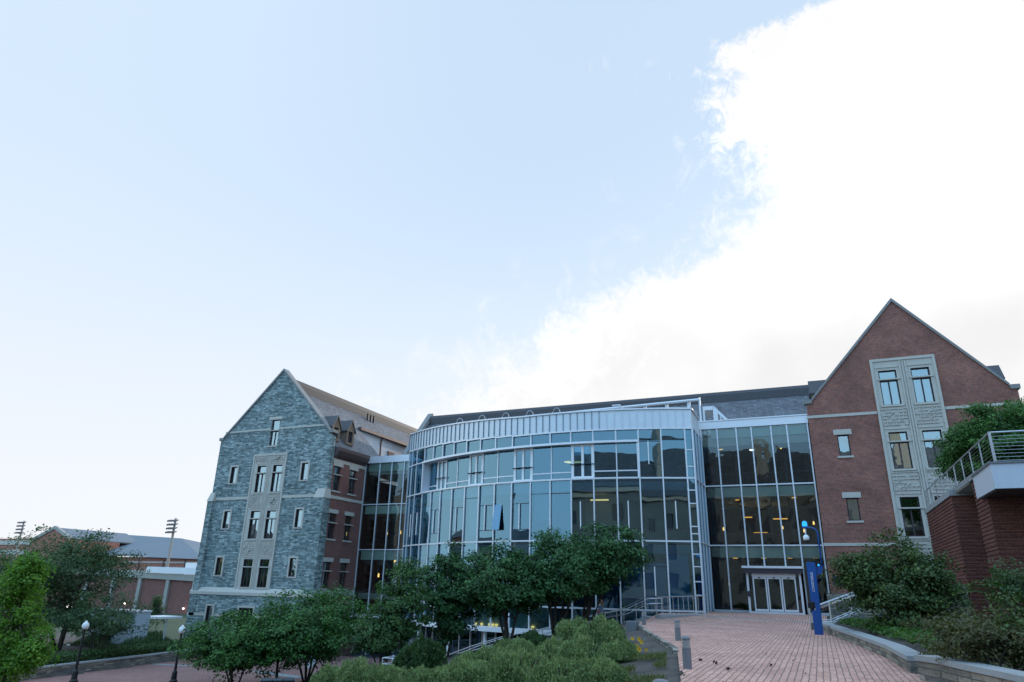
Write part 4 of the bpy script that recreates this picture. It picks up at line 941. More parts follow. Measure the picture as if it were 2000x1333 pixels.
def tree(name, label, cat, base, crown_c, R, n_cl, per, leaf, mat, stems=1, seed=1, group=None, crad=None, shell=.4, lump=.22, flat=0.2, trunk_r=.10, spread=.5, layered=.55, extra_lobes=()):
    t = thing(name, base, label, cat, group); r = np.random.default_rng(seed); base = np.array(base, float); cc = np.array(crown_c, float); R = np.array(R, float)
    P_, D_ = crown_points(cc, R, n_cl, seed, shell, lump, flat)
    for (lc, lR, ln) in extra_lobes:
        p2, d2 = crown_points(lc, lR, ln, seed+9, shell, lump, flat); P_ = np.vstack([P_, p2]); D_ = np.vstack([D_, d2])
    crad = crad or 0.17*R.mean()
    pts = np.repeat(P_, per, 0); cr = np.repeat(r.uniform(.6, 1.35, len(P_)), per)[:, None]
    off = r.normal(0, 1, (len(pts), 3)); off = unit(off)*(r.uniform(0, 1, (len(pts), 1))**.45); off[:, 2] *= layered
    pts = pts+off*crad*cr*1.5
    nrm = unit(np.repeat(D_, per, 0)*.5+np.array([0, 0, .8])+off*.4)
    V = leaf_quads(pts, nrm, leaf, .62, None, .45)
    tr = MB(); S0 = []
    for i in range(stems):
        a = 2*PI*i/stems+r.uniform(-.4, .4); rr = (.12 if stems > 1 else 0)
        p0 = base+np.array([math.cos(a)*rr, math.sin(a)*rr, -.15]); tgt = cc+np.array([math.cos(a)*R[0]*spread, math.sin(a)*R[1]*spread, R[2]*(.1 if stems > 1 else .55)])*(1 if stems > 1 else np.array([.05, .05, 1]))
        ctrl = np.array([p0+(tgt-p0)*f+np.array([r.normal(0, .05), r.normal(0, .05), 0])*f*2+(np.array([0, 0, .12*(tgt-p0)[2]])*math.sin(f*PI)) for f in np.linspace(0, 1, 7)])
        tr.tube(ctrl, list(np.linspace(trunk_r, trunk_r*.3, 7)), 7); S0.append(ctrl)
    idx = r.choice(len(P_), min(len(P_), 46), replace=False)
    for k in idx:
        st = S0[r.integers(0, len(S0))]; j = int(np.clip(r.integers(2, 6), 0, 6)); a = st[j]; b = P_[k]
        m = (a+b)/2+np.array([0, 0, -.04*np.linalg.norm(b-a)])
        tr.tube([a, m, b], [trunk_r*.34, trunk_r*.2, trunk_r*.08], 5, False)
    tr.build('trunk', BARK, t, True); quads_obj('crown', V, LM[mat], t); return t
def mound(R, n, mat_key, seed, blade=.24, wid=.11):
    """a loose cushion made of several smaller clumps of upright sprigs; returns quads"""
    r = np.random.default_rng(seed); out = []
    cl = [((0, 0, .05), .62)]+[((math.cos(a)*r.uniform(.3, .62), math.sin(a)*r.uniform(.3, .62), r.uniform(-.12, .22)), r.uniform(.34, .5)) for a in np.linspace(0, 5.6, 7)]
    for (c, q) in cl:
        k = int(n*q*q/1.6); d = unit(r.normal(0, 1, (k, 3))); d[:, 2] = np.abs(d[:, 2])*1.2-.2; d = unit(d)
        ph = r.uniform(0, 6.28, 6); l = 1+.16*np.sin(5*d[:, 0]+ph[0])*np.sin(5*d[:, 1]+ph[1])+.12*np.sin(11*d[:, 0]+ph[2])*np.sin(11*d[:, 1]+ph[3])*np.sin(9*d[:, 2]+ph[4])
        rad = (.45+.55*r.uniform(0, 1, k)**.45)*l*q
        p = np.array(c)+d*rad[:, None]*np.array([1, 1, 1.05])
        al = unit(d*.8+np.array([0, 0, .45])+r.normal(0, .6, (k, 3))); nn = unit(np.cross(al, r.normal(0, 1, (k, 3))))
        out.append(leaf_quads(p*np.array(R), nn, blade, wid, al, .05))
    return np.vstack(out)

# ---- trees along the court
def ctr(px, py, Y): return onY(px, py, Y)
def ground_at(x, y): return (x, y, height(x, y))
def place_tree(px, Y, **k):
    x = onY(px, 1200, Y)[0]; return ground_at(x, Y)
def px2m(px, py, Y, n): return abs(onY(px+n, py, Y)[0]-onY(px, py, Y)[0])
def vz(px, py, Y, n): return abs(onY(px, py+n, Y)[2]-onY(px, py, Y)[2])
def auto_tree(name, label, cat, Y, x0, x1, y0, y1, base_px, group, ry=None, **k):
    """crown extents as measured on the photograph, put at true distance Y"""
    cx, cy = (x0+x1)/2, (y0+y1)/2; c = onY(cx, cy, Y); R0 = px2m(cx, cy, Y, (x1-x0)/2); R2 = vz(cx, cy, Y, (y1-y0)/2)
    b = onY(base_px, y1+20, Y)[0]; return tree(name, label, cat, ground_at(b, Y), c, (R0*.88, (ry or R0)*.88, R2*.90), k.pop('n', 90), k.pop('per', 90), k.pop('leaf', .17), k.pop('mat'), group=group, **k)
GT = 'small trees in front of the glass building'
auto_tree('court_tree', 'low round multi-stemmed tree, leftmost of those before the stone building', 'tree', 35, 376, 550, 1190, 1338, 455, GT, mat='mid', stems=5, seed=21, n=210, per=85, leaf=.17, trunk_r=.06, flat=.15)
auto_tree('court_tree', 'tallest of the round multi-stemmed trees, in front of the brick flank', 'tree', 37.5, 498, 708, 1138, 1316, 597, GT, mat='mid', stems=5, seed=22, n=260, per=90, leaf=.17, trunk_r=.075, flat=.2)
auto_tree('court_tree', 'single-trunked round tree squeezed between two multi-stemmed ones', 'tree', 36.2, 455, 610, 1185, 1318, 541, GT, mat='mid', stems=1, seed=23, n=150, per=80, leaf=.16, trunk_r=.10, flat=.25)
tree('young_tree', 'slim young tree with loose pointed crown before the left glass link', 'tree', ground_at(-20.3, 33), onY(778, 1185, 33), (1.25, 1.2, 2.55), 62, 60, .16, 'oak', stems=1, seed=31, trunk_r=.075, shell=.25, lump=.35, flat=0, crad=.36, layered=.6, spread=.1, extra_lobes=((onY(755, 1215, 33), (1.7, 1.3, .95), 60), (onY(800, 1110, 33), (.45, .4, .7), 14), (onY(800, 1165, 33), (.95, .9, .8), 22)))
auto_tree('court_tree', 'low dark bushy tree growing beneath the slim young tree', 'tree', 34.5, 682, 812, 1195, 1296, 742, GT, mat='dark', stems=6, seed=24, n=120, per=70, leaf=.16, trunk_r=.045, flat=.3)
auto_tree('court_tree', 'narrow upright dark tree right of the slim young tree', 'tree', 36, 818, 936, 1055, 1282, 868, GT, mat='dark', stems=2, seed=25, n=170, per=85, leaf=.17, trunk_r=.07, shell=.3)
auto_tree('court_tree', 'spreading dark green tree with forked trunk left of the largest crown', 'tree', 36.5, 882, 1085, 1062, 1236, 992, GT, mat='dark', stems=4, seed=26, n=230, per=95, leaf=.17, trunk_r=.085, flat=.35)
auto_tree('court_tree', 'widest spreading tree with dense crown in front of the glass curve', 'tree', 38, 985, 1218, 1036, 1208, 1085, GT, mat='dark', stems=5, seed=27, n=270, per=95, leaf=.17, trunk_r=.085, flat=.4)
auto_tree('court_tree', 'tree with lowest branches reaching right towards the handrails', 'tree', 39.5, 1095, 1278, 1026, 1150, 1143, GT, mat='dark', stems=4, seed=28, n=140, per=85, leaf=.17, trunk_r=.085, flat=.3)
# ---- left side
GL = 'trees at the left edge'
tree('lime_tree', 'bright lime-green tree at the far left edge of the photo', 'tree', (-36.8, 24, -4.5), onY(20, 1240, 24), (1.4, 1.35, 3.2), 115, 105, .16, 'lime', stems=1, seed=41, group=None, trunk_r=.12, shell=.3, lump=.3, flat=0, layered=.75, crad=.36, extra_lobes=((onY(56, 1120, 24), (.75, .7, 1.25), 34), (onY(62, 1275, 24), (.8, .8, .9), 28)))
tree('broad_tree', 'large loose dark grey-green tree hiding the far gymnasium', 'tree', ground_at(-54.5, 39), onY(118, 1130, 39), (5.9, 5.0, 3.0), 170, 75, .20, 'bluegreen', stems=3, seed=42, trunk_r=.16, shell=.25, lump=.3, flat=.2, crad=.75, extra_lobes=((onY(40, 1110, 39), (4, 4, 2.2), 70), (onY(170, 1085, 39), (3.2, 3, 2.2), 60), (onY(110, 1200, 39), (5, 4, 1.6), 70)))
tree('small_tree', 'small multi-stemmed tree standing before the pale blue kiosk', 'tree', ground_at(-48.9, 38), onY(208, 1212, 38), (3.3, 2.6, 1.75), 90, 70, .17, 'bluegreen', stems=6, seed=43, trunk_r=.05, shell=.3, lump=.3, flat=.2)
tree('conifer', 'small dark pointed conifer beyond the kiosk by the stadium wall', 'conifer', (-74, 66, -3.6), onY(304, 1196, 66), (1.0, 1.0, 1.5), 40, 60, .16, 'bluegreen', stems=1, seed=44, trunk_r=.08, shell=.1, flat=0, crad=.4, extra_lobes=((onY(307, 1178, 66), (.45, .45, .9), 20),))
# ---- right side
tree('bushy_tree', 'broad olive-green multi-stemmed bush against the right brick wall', 'tree', ground_at(2.55, 29.5), onY(1762, 1147, 29.5), (2.0, 1.8, 1.62), 240, 100, .12, 'olive', stems=9, seed=51, trunk_r=.04, shell=.3, lump=.22, flat=.25, crad=.36, extra_lobes=((onY(1668, 1120, 29.5), (.75, .8, .7), 26),))
tree('terrace_shrub', 'dense clipped green shrub on the roof terrace behind the cable railing', 'shrub', (8.2, 38, 6.2), (8.9, 38.0, 8.15), (2.6, 3.2, 1.95), 300, 170, .13, 'mid', stems=5, seed=52, trunk_r=.05, shell=.45, lump=.1, flat=.1, crad=.4, extra_lobes=((onY(1893, 905, 40), (1.1, 1.3, .95), 70), (onY(1935, 850, 40), (1.2, 1.2, .9), 60)))
# ---- mounded shrubs on the slope
MD = {}
def shrub(px, py, rad, key, label, group, proto):
    b = on_ground(px, py); b = np.array([b[0], b[1], height(b[0], b[1])]); d = np.linalg.norm(b-EYE); R = rad*d/F_PX*1.05
    if proto not in MD:
        e = thing('mounded_shrub' if key == 'sage' else 'green_shrub', tuple(b), label, 'shrub', group)
        n_ = 22000; V = mound((1.0, 1.0, .85), n_, key, 100+len(MD), .085 if key == 'sage' else .10, .30 if key == 'sage' else .5)+b
        quads_obj('foliage', V, LM[key], e)
        st = MB(); rs = random.Random(5)
        for k in range(9):
            a = rs.uniform(0, 6.28); st.tube([b+np.array([.08*math.cos(a), .08*math.sin(a), -.1]), b+np.array([.35*math.cos(a), .35*math.sin(a), .28]), b+np.array([.55*math.cos(a), .55*math.sin(a), .5])], [.03, .02, .01], 5)
        st.build('stems', BARK, e); MD[proto] = e; o = e
    else:
        o = copy_tree(MD[proto]); o.location = tuple(b); tag(o, label, 'shrub', group)
    o.scale = (R*random.uniform(1.0, 1.15), R*random.uniform(1.0, 1.15), R*random.uniform(1.35, 1.6)); o.rotation_euler = (0, 0, random.uniform(0, 6.28)); return o
GS = 'grey-green mounded shrubs on the slope'
for i, (px, py, r, lab) in enumerate((
    (1175, 1262, 46, 'grey-green mounded shrub at the crest of the slope below the handrails'),
    (1128, 1252, 40, 'smaller grey-green mound just left of the crest shrub'),
    (1200, 1292, 38, 'grey-green mound nearest the yellow flowers'),
    (1140, 1304, 52, 'broad grey-green mound in front of the crest shrub'),
    (1085, 1298, 46, 'grey-green mound to the right of the bare dark gap'),
    (1178, 1342, 50, 'grey-green mound beside the bare soil at the bottom edge'),
    (1095, 1354, 56, 'grey-green mound cut by the bottom edge below the broad mound'),
    (1015, 1348, 62, 'grey-green mound at the bottom edge below the dark gap'),
    (1008, 1292, 42, 'grey-green mound directly left of the bare dark gap'),
    (950, 1318, 50, 'grey-green mound left of centre below the stair foot'),
    (900, 1345, 52, 'pale mound at the bottom edge next to the dark green shrub'),
    (830, 1352, 40, 'low pale mound under the dark green shrub'),
    (700, 1345, 46, 'yellow-green mound at the bottom edge left of the tree guard'),
    (640, 1350, 40, 'leftmost yellow-green mound beside the black bin'),
    (765, 1345, 42, 'yellow-green mound right of the tree guard'))):
    shrub(px, py, r, 'sage', lab, GS, 'sage%d' % (i % 3))
for i, (px, py, r, lab) in enumerate(((822, 1310, 50, 'dark green rounded shrub below the stair foot'), (985, 1275, 24, 'dark green shrub under the forked trunk tree'), (1040, 1268, 30, 'small dark shrub below the middle stair flight'))):
    shrub(px, py, r, 'green', lab, 'dark green shrubs under the trees', 'green%d' % (i % 2))
# hedge, grasses and beds on the left
def scatter_quads(n, fx, fy, fz, size, asp, up=True):
    x = RNG.uniform(0, 1, n); y = RNG.uniform(0, 1, n); X = fx(x, y); Y_ = fy(x, y); Z = np.array([fz(a, b) for a, b in zip(X, Y_)])
    c = np.stack([X, Y_, Z], 1); al = unit(np.array([0, 0, 1.0])+RNG.normal(0, .35, (n, 3))) if up else None
    nn = unit(RNG.normal(0, 1, (n, 3))) if up else unit(np.array([0, 0, 1.])+RNG.normal(0, .5, (n, 3)))
    return leaf_quads(c, nn, size, asp, al, .05)
def bedx(y): return np.interp(y, BEDY, BEDX)
V = scatter_quads(14000, lambda a, b: bedx(28+b*19)-.5-a*2.2, lambda a, b: 28+b*19, lambda X, Y_: height(X, Y_)+RNG.uniform(0, .62), .16, .6, False)
tag(quads_obj('hedge', V, LM['green']), 'low dark hedge running along the top of the left stone wall', 'hedge')
V = scatter_quads(11000, lambda a, b: -58+a*9, lambda a, b: 42+b*7.5, lambda X, Y_: height(X, Y_)+RNG.uniform(0, .9)*(.5+.5*math.sin(X*1.3+Y_)), .55, .09)
tag(quads_obj('ornamental_grass', V, LM['bluegreen']), 'ornamental grasses and meadow planting at the foot of the stone building', 'grass', kind='stuff')
V = scatter_quads(9000, lambda a, b: np.array([path_right(q) for q in 19+b*17.5])+.35+a*4.2, lambda a, b: 19+b*17.5, lambda X, Y_: .36+RNG.uniform(0, .22), .13, .7, False)
tag(quads_obj('ground_cover', V, LM['cover']), 'bright green ground cover behind the right-hand low stone wall', 'ground cover', kind='stuff')
# straggly plants at lower right
for (nm, lab, px, py, Y, rx, rz, n, key) in (('weedy_shrub', 'tangled olive weeds spilling over the nearest low stone wall', 1925, 1255, 16.2, .9, .42, 70, 'weed'), ('weedy_shrub', 'tall loose grassy shrub at the right edge above the stone wall', 1985, 1235, 16.6, .62, .72, 60, 'olive'), ('weedy_shrub', 'brownish straggly shrub between the low wall end and the brick wall', 1870, 1235, 19.0, .9, .42, 55, 'weed'), ('weedy_shrub', 'small trailing weed hanging over the gap between the two low walls', 1838, 1283, 17.9, .30, .22, 22, 'weed'), ('leafy_shrub', 'grey-leaved shrub at the right edge beside the brick pillar', 1990, 1150, 19.5, .55, .62, 46, 'bluegreen')):
    c = onY(px, py, Y); tree(nm, lab, 'shrub', (c[0], Y, .33), c, (rx, .8, rz), n, 60, .075, key, stems=7, seed=60+int(px) % 17, group='straggly plants above the right wall', trunk_r=.018, shell=.1, lump=.3, flat=0, crad=.2)
sm_ = thing('sumac_plant', onY(1945, 1215, 19.5), 'upright plant with long arching feathered leaves above the weeds', 'plant'); b0 = np.array(ORG[sm_.name]); b0[2] = .33; rs = np.random.default_rng(3)
sm_.location = tuple(b0); ORG[sm_.name] = tuple(b0)
top = onY(1950, 1160, 19.5); st = MB(); st.tube([b0, (b0+top)/2+[.03, 0, 0], top], [.025, .02, .012], 6); Vs = []
for a, L, cen in ((PI, .85, .12), (PI*.8, .6, .35), (.2, .6, .45), (-.5, .7, .3), (.9, .6, .2), (2.3, .7, .25), (-1.6, .6, .3)):
    d = np.array([math.cos(a), math.sin(a)*.6, 0]); fr = [top+d*L*f+np.array([0, 0, cen*math.sin(f*PI*.7)-.12*f]) for f in np.linspace(0, 1, 9)]; st.tube(fr, .006, 4)
    for q in fr[1:]:
        for s_ in (-1, 1):
            for dx in (0, .045): Vs.append(leaf_quads(np.array([q+d*dx+np.array([-d[1], d[0], -.25])*s_*.07]), np.array([[0, 0, 1.]]), .17, .3, np.array([np.array([-d[1], d[0], -.35])*s_+d*.35]), .1)[0])
st.build('stalk', BARK, sm_); quads_obj('fronds', np.array(Vs), LM['cover'], sm_)
# thin dry grass tufts and yellow flowers beside the path
YEL = m_plain('yellow_petals', (.62, .36, .02), .7); FC = m_plain('flower_centre', (.20, .09, .02), .8)
fl0 = None; FR = random.Random(9)
FL = [(1236, 1251, 'topmost yellow flower beside the paving edge'), (1231, 1262, 'leftmost yellow flower against the shrub'), (1241, 1264, 'yellow flower in the middle of the clump'), (1250, 1256, 'yellow flower closest to the stone edging'), (1253, 1260, 'yellow flower just under the edging stones'), (1263, 1273, 'largest yellow flower on the right of the clump'), (1249, 1277, 'lowest yellow flower of the clump'), (1246, 1270, 'small yellow flower below the middle one')]
for i, (px, py, lab) in enumerate(FL):
    gq = on_ground(px, py+9); gq[2] = height(gq[0], gq[1])
    if fl0 is None:
        fl0 = thing('yellow_flower', tuple(gq), lab, 'flower', 'yellow flowers beside the path'); m = MB(); m.tube([gq, gq+[.02, 0, .2], gq+[.02, -.02, .34]], .008, 5); m.build('stem', LM['cover'], fl0)
        m = MB(); c = gq+np.array([.02, -.05, .36])
        for k in range(12):
            a = 2*PI*k/12; u = np.array([math.cos(a), -.25, math.sin(a)]); v = np.array([-math.sin(a), 0, math.cos(a)])
            m.face([c+u*.025-v*.012, c+u*.075-v*.03, c+u*.12, c+u*.075+v*.03, c+u*.02+v*.012])
        m.build('petals', YEL, fl0); m = MB(); m.tube([c+[0, .02, 0], c+[0, -.02, 0], c+[0, -.035, 0]], [.022, .022, .01], 10); m.build('flower_head', FC, fl0); o = fl0
    else: o = copy_tree(fl0); o.location = tuple(gq); tag(o, lab, 'flower', 'yellow flowers beside the path')
    s_ = FR.uniform(.42, .7); o.scale = (s_, s_, s_); o.rotation_euler = (0, 0, FR.uniform(-.5, .5))
def slope_strip(a, b, lo, hi, y0, y1):
    Y_ = y0+b*(y1-y0); return np.array([path_edge(q) for q in Y_])-lo-a*(hi-lo), Y_
r1, r2 = RNG.uniform(0, 1, 6000), RNG.uniform(0, 1, 6000)**.8; X, Y_ = slope_strip(r1, r2, .3, 1.9, 13.5, 20); keep = np.sin(X*3+Y_*1.7)+np.sin(Y_*2.3) > .2; X, Y_ = X[keep], Y_[keep]
c = np.stack([X, Y_, np.array([height(a, b) for a, b in zip(X, Y_)])+.05], 1)
tag(quads_obj('dry_grass', leaf_quads(c, unit(RNG.normal(0, 1, c.shape)), .2, .07, unit(np.array([0, 0, 1.])+RNG.normal(0, .5, c.shape)), .05), LM['grass']), 'thin dry grass and weeds on the bare soil beside the bollards', 'grass', kind='stuff')
nl = 60; X = RNG.uniform(-2.4, 2, nl); Y_ = RNG.uniform(12.5, 22, nl)
# fallen leaves on the paving
for i, (px, py) in enumerate(((1332, 1318), (1422, 1309), (1506, 1301), (1398, 1296), (1368, 1290))):
    q = onZ(px, py, .02); V = leaf_quads(np.array([q+RNG.normal(0, .03, 3)*[1, 1, 0]+[0, 0, .012*k] for k in range(4)]), np.array([[0, 0, 1.]]*4), .10, .7, None, .5)
    tag(quads_obj('fallen_leaf', V, BARK), ('dark fallen leaf by the nearest bollard', 'dark fallen leaf left of centre of the path', 'dark fallen leaf furthest out on the path', 'small dark leaf on the path behind the others', 'small dark leaf between bollard and path centre')[i], 'leaf', 'fallen leaves on the paving')

lf0 = None
for i in range(18):
    x = RNG.uniform(-2.3, 1.6); y = RNG.uniform(12.2, 23); q = np.array([x, y, .016])
    if lf0 is None: V = leaf_quads(q[None, :], np.array([[0, 0, 1.]]), .06, .7, None, .3)-q; lf0 = quads_obj('fallen_leaf', V, BARK); o = lf0
    else: o = lf0.copy(); COL.objects.link(o)
    o.location = tuple(q); o.rotation_euler = (0, 0, i*1.7); tag(o, 'tiny dry leaf scattered on the pink brick paving', 'leaf', 'tiny scattered leaves on the paving')
# ================================================================== FURNITURE AND SMALL STRUCTURES
# bollards
def bollard(loc, lab):
    t = thing('bollard_light', loc, lab, 'bollard', 'bollard lights along the path'); x, y, z = loc
    m = MB(); m.lathe(loc, [(.095, 0), (.095, .40)], 20); m.build('post', GREYB, t)
    m = MB(); m.lathe(loc, [(.07, .40), (.07, .58)], 16); m.build('lens', FROST, t)
    m = MB()
    for k in range(5): m.lathe(loc, [(.072, .405+k*.036), (.097, .410+k*.036), (.097, .424+k*.036), (.072, .429+k*.036)], 20)
    m.build('louvre', LOUV, t)
    m = MB(); m.lathe(loc, [(.098, .58), (.098, .60), (.085, .635), (.05, .65)], 20); m.build('cap', GREYB, t, True); return t
bb = bollard((-2.81, 16.35, .004), 'grey louvred bollard, second nearest, on the brick path edge')
for loc, lab in (((-4.53, 24.89, .004), 'grey louvred bollard in the middle of the row, near the curving edge'), ((-7.83, 34.4, .004), 'farthest grey bollard standing by the handrails'), ((*onZ(1290, 1326, .66)[:2], .004), 'nearest grey bollard with only its cap showing at the bottom')):
    o = copy_tree(bb); o.location = loc; o['label'] = lab
# planter box at the head of the bed
p = onZ(1236, 1226, 0.0); m = MB(); m.hexa([(p[0]-.20, p[1]-.2, -.25), (p[0]+.18, p[1]-.2, -.25), (p[0]+.18, p[1]+.2, -.25), (p[0]-.20, p[1]+.2, -.25), (p[0]-.27, p[1]-.24, .26), (p[0]+.25, p[1]-.24, .26), (p[0]+.25, p[1]+.24, .26), (p[0]-.27, p[1]+.24, .26)])
tag(m.build('utility_box', GREYB, bevel=.02), 'squat grey box at the end of the stone edging beside the far bollard', 'box')
# black bins at the bottom edge
q = onZ(543, 1326, -3.62); bt = thing('waste_bin', (q[0], q[1], height(q[0], q[1])), 'long black bin with three grey lids at the bottom edge under the round trees', 'bin'); m = MB(); zb = height(q[0], q[1])
u = np.array([.74, .67, 0]); v = np.array([-.67, .74, 0]); L = .92
def ob(m, a0, a1, b0, b1, z0, z1): m.hexa([q*[1, 1, 0]+u*a+v*b+[0, 0, z] for z in (z0, z1) for a, b in ((a0, b0), (a1, b0), (a1, b1), (a0, b1))])
ob(m, -L, L, -.35, .35, zb-.1, -3.70); m.build('body', BLACK, bt, bevel=.03)
for k in range(3): m = MB(); ob(m, -L+.03+k*.61, -L+.58+k*.61, -.33, .33, -3.70, -3.61); m.build('lid', GREYB, bt, bevel=.04)
# tree guard
q = onZ(765, 1303, -2.2); tg = thing('tree_guard', (q[0], q[1], height(q[0], q[1])), 'low pale metal guard rail around the young tree base', 'guard rail'); z0 = height(q[0], q[1]); m = MB()
for z in (.35, .62): m.tube([(q[0]-.55, q[1], z0+z), (q[0]+.55, q[1], z0+z), (q[0]+.55, q[1]+.9, z0+z), (q[0]-.55, q[1]+.9, z0+z), (q[0]-.55, q[1], z0+z)], .025)
m.build('rail', ALU, tg)
for dx, dy in ((-.55, 0), (.55, 0), (.55, .9), (-.55, .9)): m = MB(); m.tube([(q[0]+dx, q[1]+dy, z0-.1), (q[0]+dx, q[1]+dy, z0+.64)], .025); m.build('post', ALU, tg)
# emergency call tower
et = thing('emergency_tower', (-.22, 32.6, 0), 'tall blue emergency call tower with lettering, blue beacon and dome camera', 'call tower'); ex_, ey_ = -.22, 32.6
m = MB(); m.box(ex_-.17, ex_+.17, ey_-.16, ey_+.16, 0, .92); m.box(ex_-.02, ex_+.168, ey_-.155, ey_+.155, .92, 1.24); m.box(ex_-.172, ex_+.17, ey_-.16, ey_+.16, 1.24, 2.80); m.build('column', BLUE, et, bevel=.012)
m = MB(); m.box(ex_-.30, ex_-.022, ey_-.12, ey_+.1, 1.0, 1.2); m.build('call_box', BLACK, et)
m = MB(); m.hexa([(ex_+.172, ey_-.06, 2.30), (ex_+.40, ey_-.06, 2.36), (ex_+.40, ey_+.06, 2.36), (ex_+.172, ey_+.06, 2.30), (ex_+.172, ey_-.06, 2.62), (ex_+.46, ey_-.06, 2.66), (ex_+.46, ey_+.06, 2.66), (ex_+.172, ey_+.06, 2.62)]); m.build('bracket', BLUE, et)
m = MB(); arc = [(ex_+.42, ey_, 2.5)]+[(ex_+.42, ey_, 4.0)]+[(ex_+.42-.3*(1-math.cos(t)), ey_, 4.0+.22*math.sin(t)) for t in np.linspace(.2, PI/2, 6)]+[(ex_-.05, ey_, 4.22)]; m.tube(arc, .035, 10); ar = m.build('arm', BLUE, et, True)
m = MB(); m.box(ex_-.16, ex_+.06, ey_-.08, ey_+.08, 4.20, 4.27); m.build('beacon_base', BLUE, ar)
m = MB(); m.lathe((ex_-.05, ey_, 4.27), [(.10, 0), (.105, .12), (.08, .20), (.03, .23)], 16); m.build('beacon', BEACON, et, True)
m = MB(); m.tube([(ex_-.05, ey_, 4.2), (ex_-.05, ey_, 3.92)], .03); m.lathe((ex_-.05, ey_, 3.6), [(.10, .10), (.125, .16), (.125, .24), (.07, .32)], 16); cm = m.build('dome_camera', WHITE, et, True)
m = MB(); m.lathe((ex_-.05, ey_, 3.6), [(.02, .0), (.08, .04), (.10, .098)], 16); m.build('camera_lens', BLACK, cm, True)
m = MB(); m.lathe((ex_+.30, ey_-.08, 2.66), [(.04, 0), (.04, .05), (.02, .08)], 10); m.build('status_light', BEACON, et, True)
tcu = bpy.data.curves.new('lettering', 'FONT'); tcu.body = 'EMERGENCY'; tcu.size = .135; tcu.align_x = 'CENTER'; tcu.align_y = 'CENTER'; tcu.extrude = .002; tcu.space_character = 1.0
to = bpy.data.objects.new('lettering_curve', tcu); COL.objects.link(to); bpy.context.view_layer.update()
me = bpy.data.meshes.new_from_object(to.evaluated_get(bpy.context.evaluated_depsgraph_get())); bpy.data.objects.remove(to)
me.materials.clear(); me.materials.append(WHITE); lo = bpy.data.objects.new('lettering', me); COL.objects.link(lo); lo.parent = et; lo.location = (-.02, -.165, 2.02)
lo.rotation_euler = (Matrix.Rotation(PI/2, 3, 'Y') @ Matrix.Rotation(PI/2, 3, 'X')).to_euler()
# low stone walls
def garden_wall(pts, z0, z1, name, lab, w=.38, cap=.10, mat=RUBBLE):
    t = thing(name, (pts[0][0], pts[0][1], z0), lab, 'wall'); m = MB(); c = MB(); P3 = [np.array(p, float) for p in pts]; nr = []
    for i in range(len(P3)):
        d = P3[min(i+1, len(P3)-1)]-P3[max(i-1, 0)]; d /= np.linalg.norm(d); nr.append(np.array([-d[1], d[0]]))
    for i in range(len(P3)-1):
        a, b = P3[i], P3[i+1]; na, nb = nr[i], nr[i+1]
        def hx(mm, o0, o1, lo, hi): mm.hexa([(*(a+na*o0), lo), (*(b+nb*o0), lo), (*(b+nb*o1), lo), (*(a+na*o1), lo), (*(a+na*o0), hi), (*(b+nb*o0), hi), (*(b+nb*o1), hi), (*(a+na*o1), hi)])
        hx(m, 0, -w, z0, z1-cap); hx(c, .04, -w-.04, z1-cap, z1)
    m.build('stone_courses', mat, t); c.build('cap', CAPS, t); return t
garden_wall([(.30, 36.4), (.38, 34.4), (1.32, 27), (1.85, 22), (2.0, 18.4)], -.1, .35, 'garden_wall', 'low stone seat wall with grey cap running from the blue tower')
garden_wall([(1.98, 17.3), (2.35, 16.6), (2.62, 15.55), (2.95, 14.5), (3.5, 12.5)], -.1, .46, 'garden_wall', 'nearest low stone wall in the bottom right corner')
garden_wall([(x+.0, y) for x, y in ((-43.7, 22), (-45.0, 28), (-46.0, 33), (-47.1, 41.5), (-47.9, 45.5), (-48.6, 48))][::-1], LOW-.1, LOW+.66, 'garden_wall', 'stone retaining wall along the lower plaza on the left')
# right stair with cheek wall and railings
rs_ = thing('entrance_stair', (0, 37.8, 0), 'stone-cheeked stair climbing right behind the blue tower', 'stair'); m = MB()
for k in range(8): m.box(-.15+k*.36, 6, 37.0, 39.4, k*.165-.05, (k+1)*.165)
m.build('steps', CAPS, rs_)
m = MB(); m.prism([(-.55, 36.55, -.1), (5.9, 36.55, -.1), (5.9, 36.55, 2.1), (2.9, 36.55, 1.3), (.35, 36.55, .28), (-.55, 36.55, .28)], (0, .42, 0)); m.build('cheek_wall', RUBBLE, rs_)
m = MB(); m.box(.3, 5.9, 39.5, 39.9, -.1, 1.6); m.build('back_wall', RUBBLE, rs_)
def railing(lab, runs, posts, group=None, mid=True, mesh=False, r=.025, name='stair_railing'):
    t = thing(name, runs[0][0], lab, 'railing', group)
    for run in runs: m = MB(); m.tube(run, r, 8); m.build('handrail', STEEL, t, True)
    for a, b in posts: m = MB(); m.tube([a, b], .022, 6); m.build('post', STEEL, t)
    return t
for Y_, lab in ((36.5, 'steel railing on the near side of the right-hand stair'), (39.3, 'steel railing on the far side of the right-hand stair')):
    tops = [(-.56, Y_, .95), (-.05, Y_, 1.08), (2.0, Y_, 1.86), (4.2, Y_, 2.72)]
    railing(lab, [tops, [(x, y, z-.13) for x, y, z in tops[1:]], [(-.56, Y_, .34), (.32, Y_, .36), (2.1, Y_, 1.16), (4.2, Y_, 2.0)]], [((-.56, Y_, 0), (-.56, Y_, .95)), ((-.3, Y_, .0), (-.3, Y_, 1.0)), ((.35, Y_, .3), (.35, Y_, 1.2)), ((1.25, Y_, .6), (1.25, Y_, 1.56)), ((2.2, Y_, 1.0), (2.2, Y_, 1.92)), ((3.2, Y_, 1.4), (3.2, Y_, 2.32))], 'right-hand stair railings')
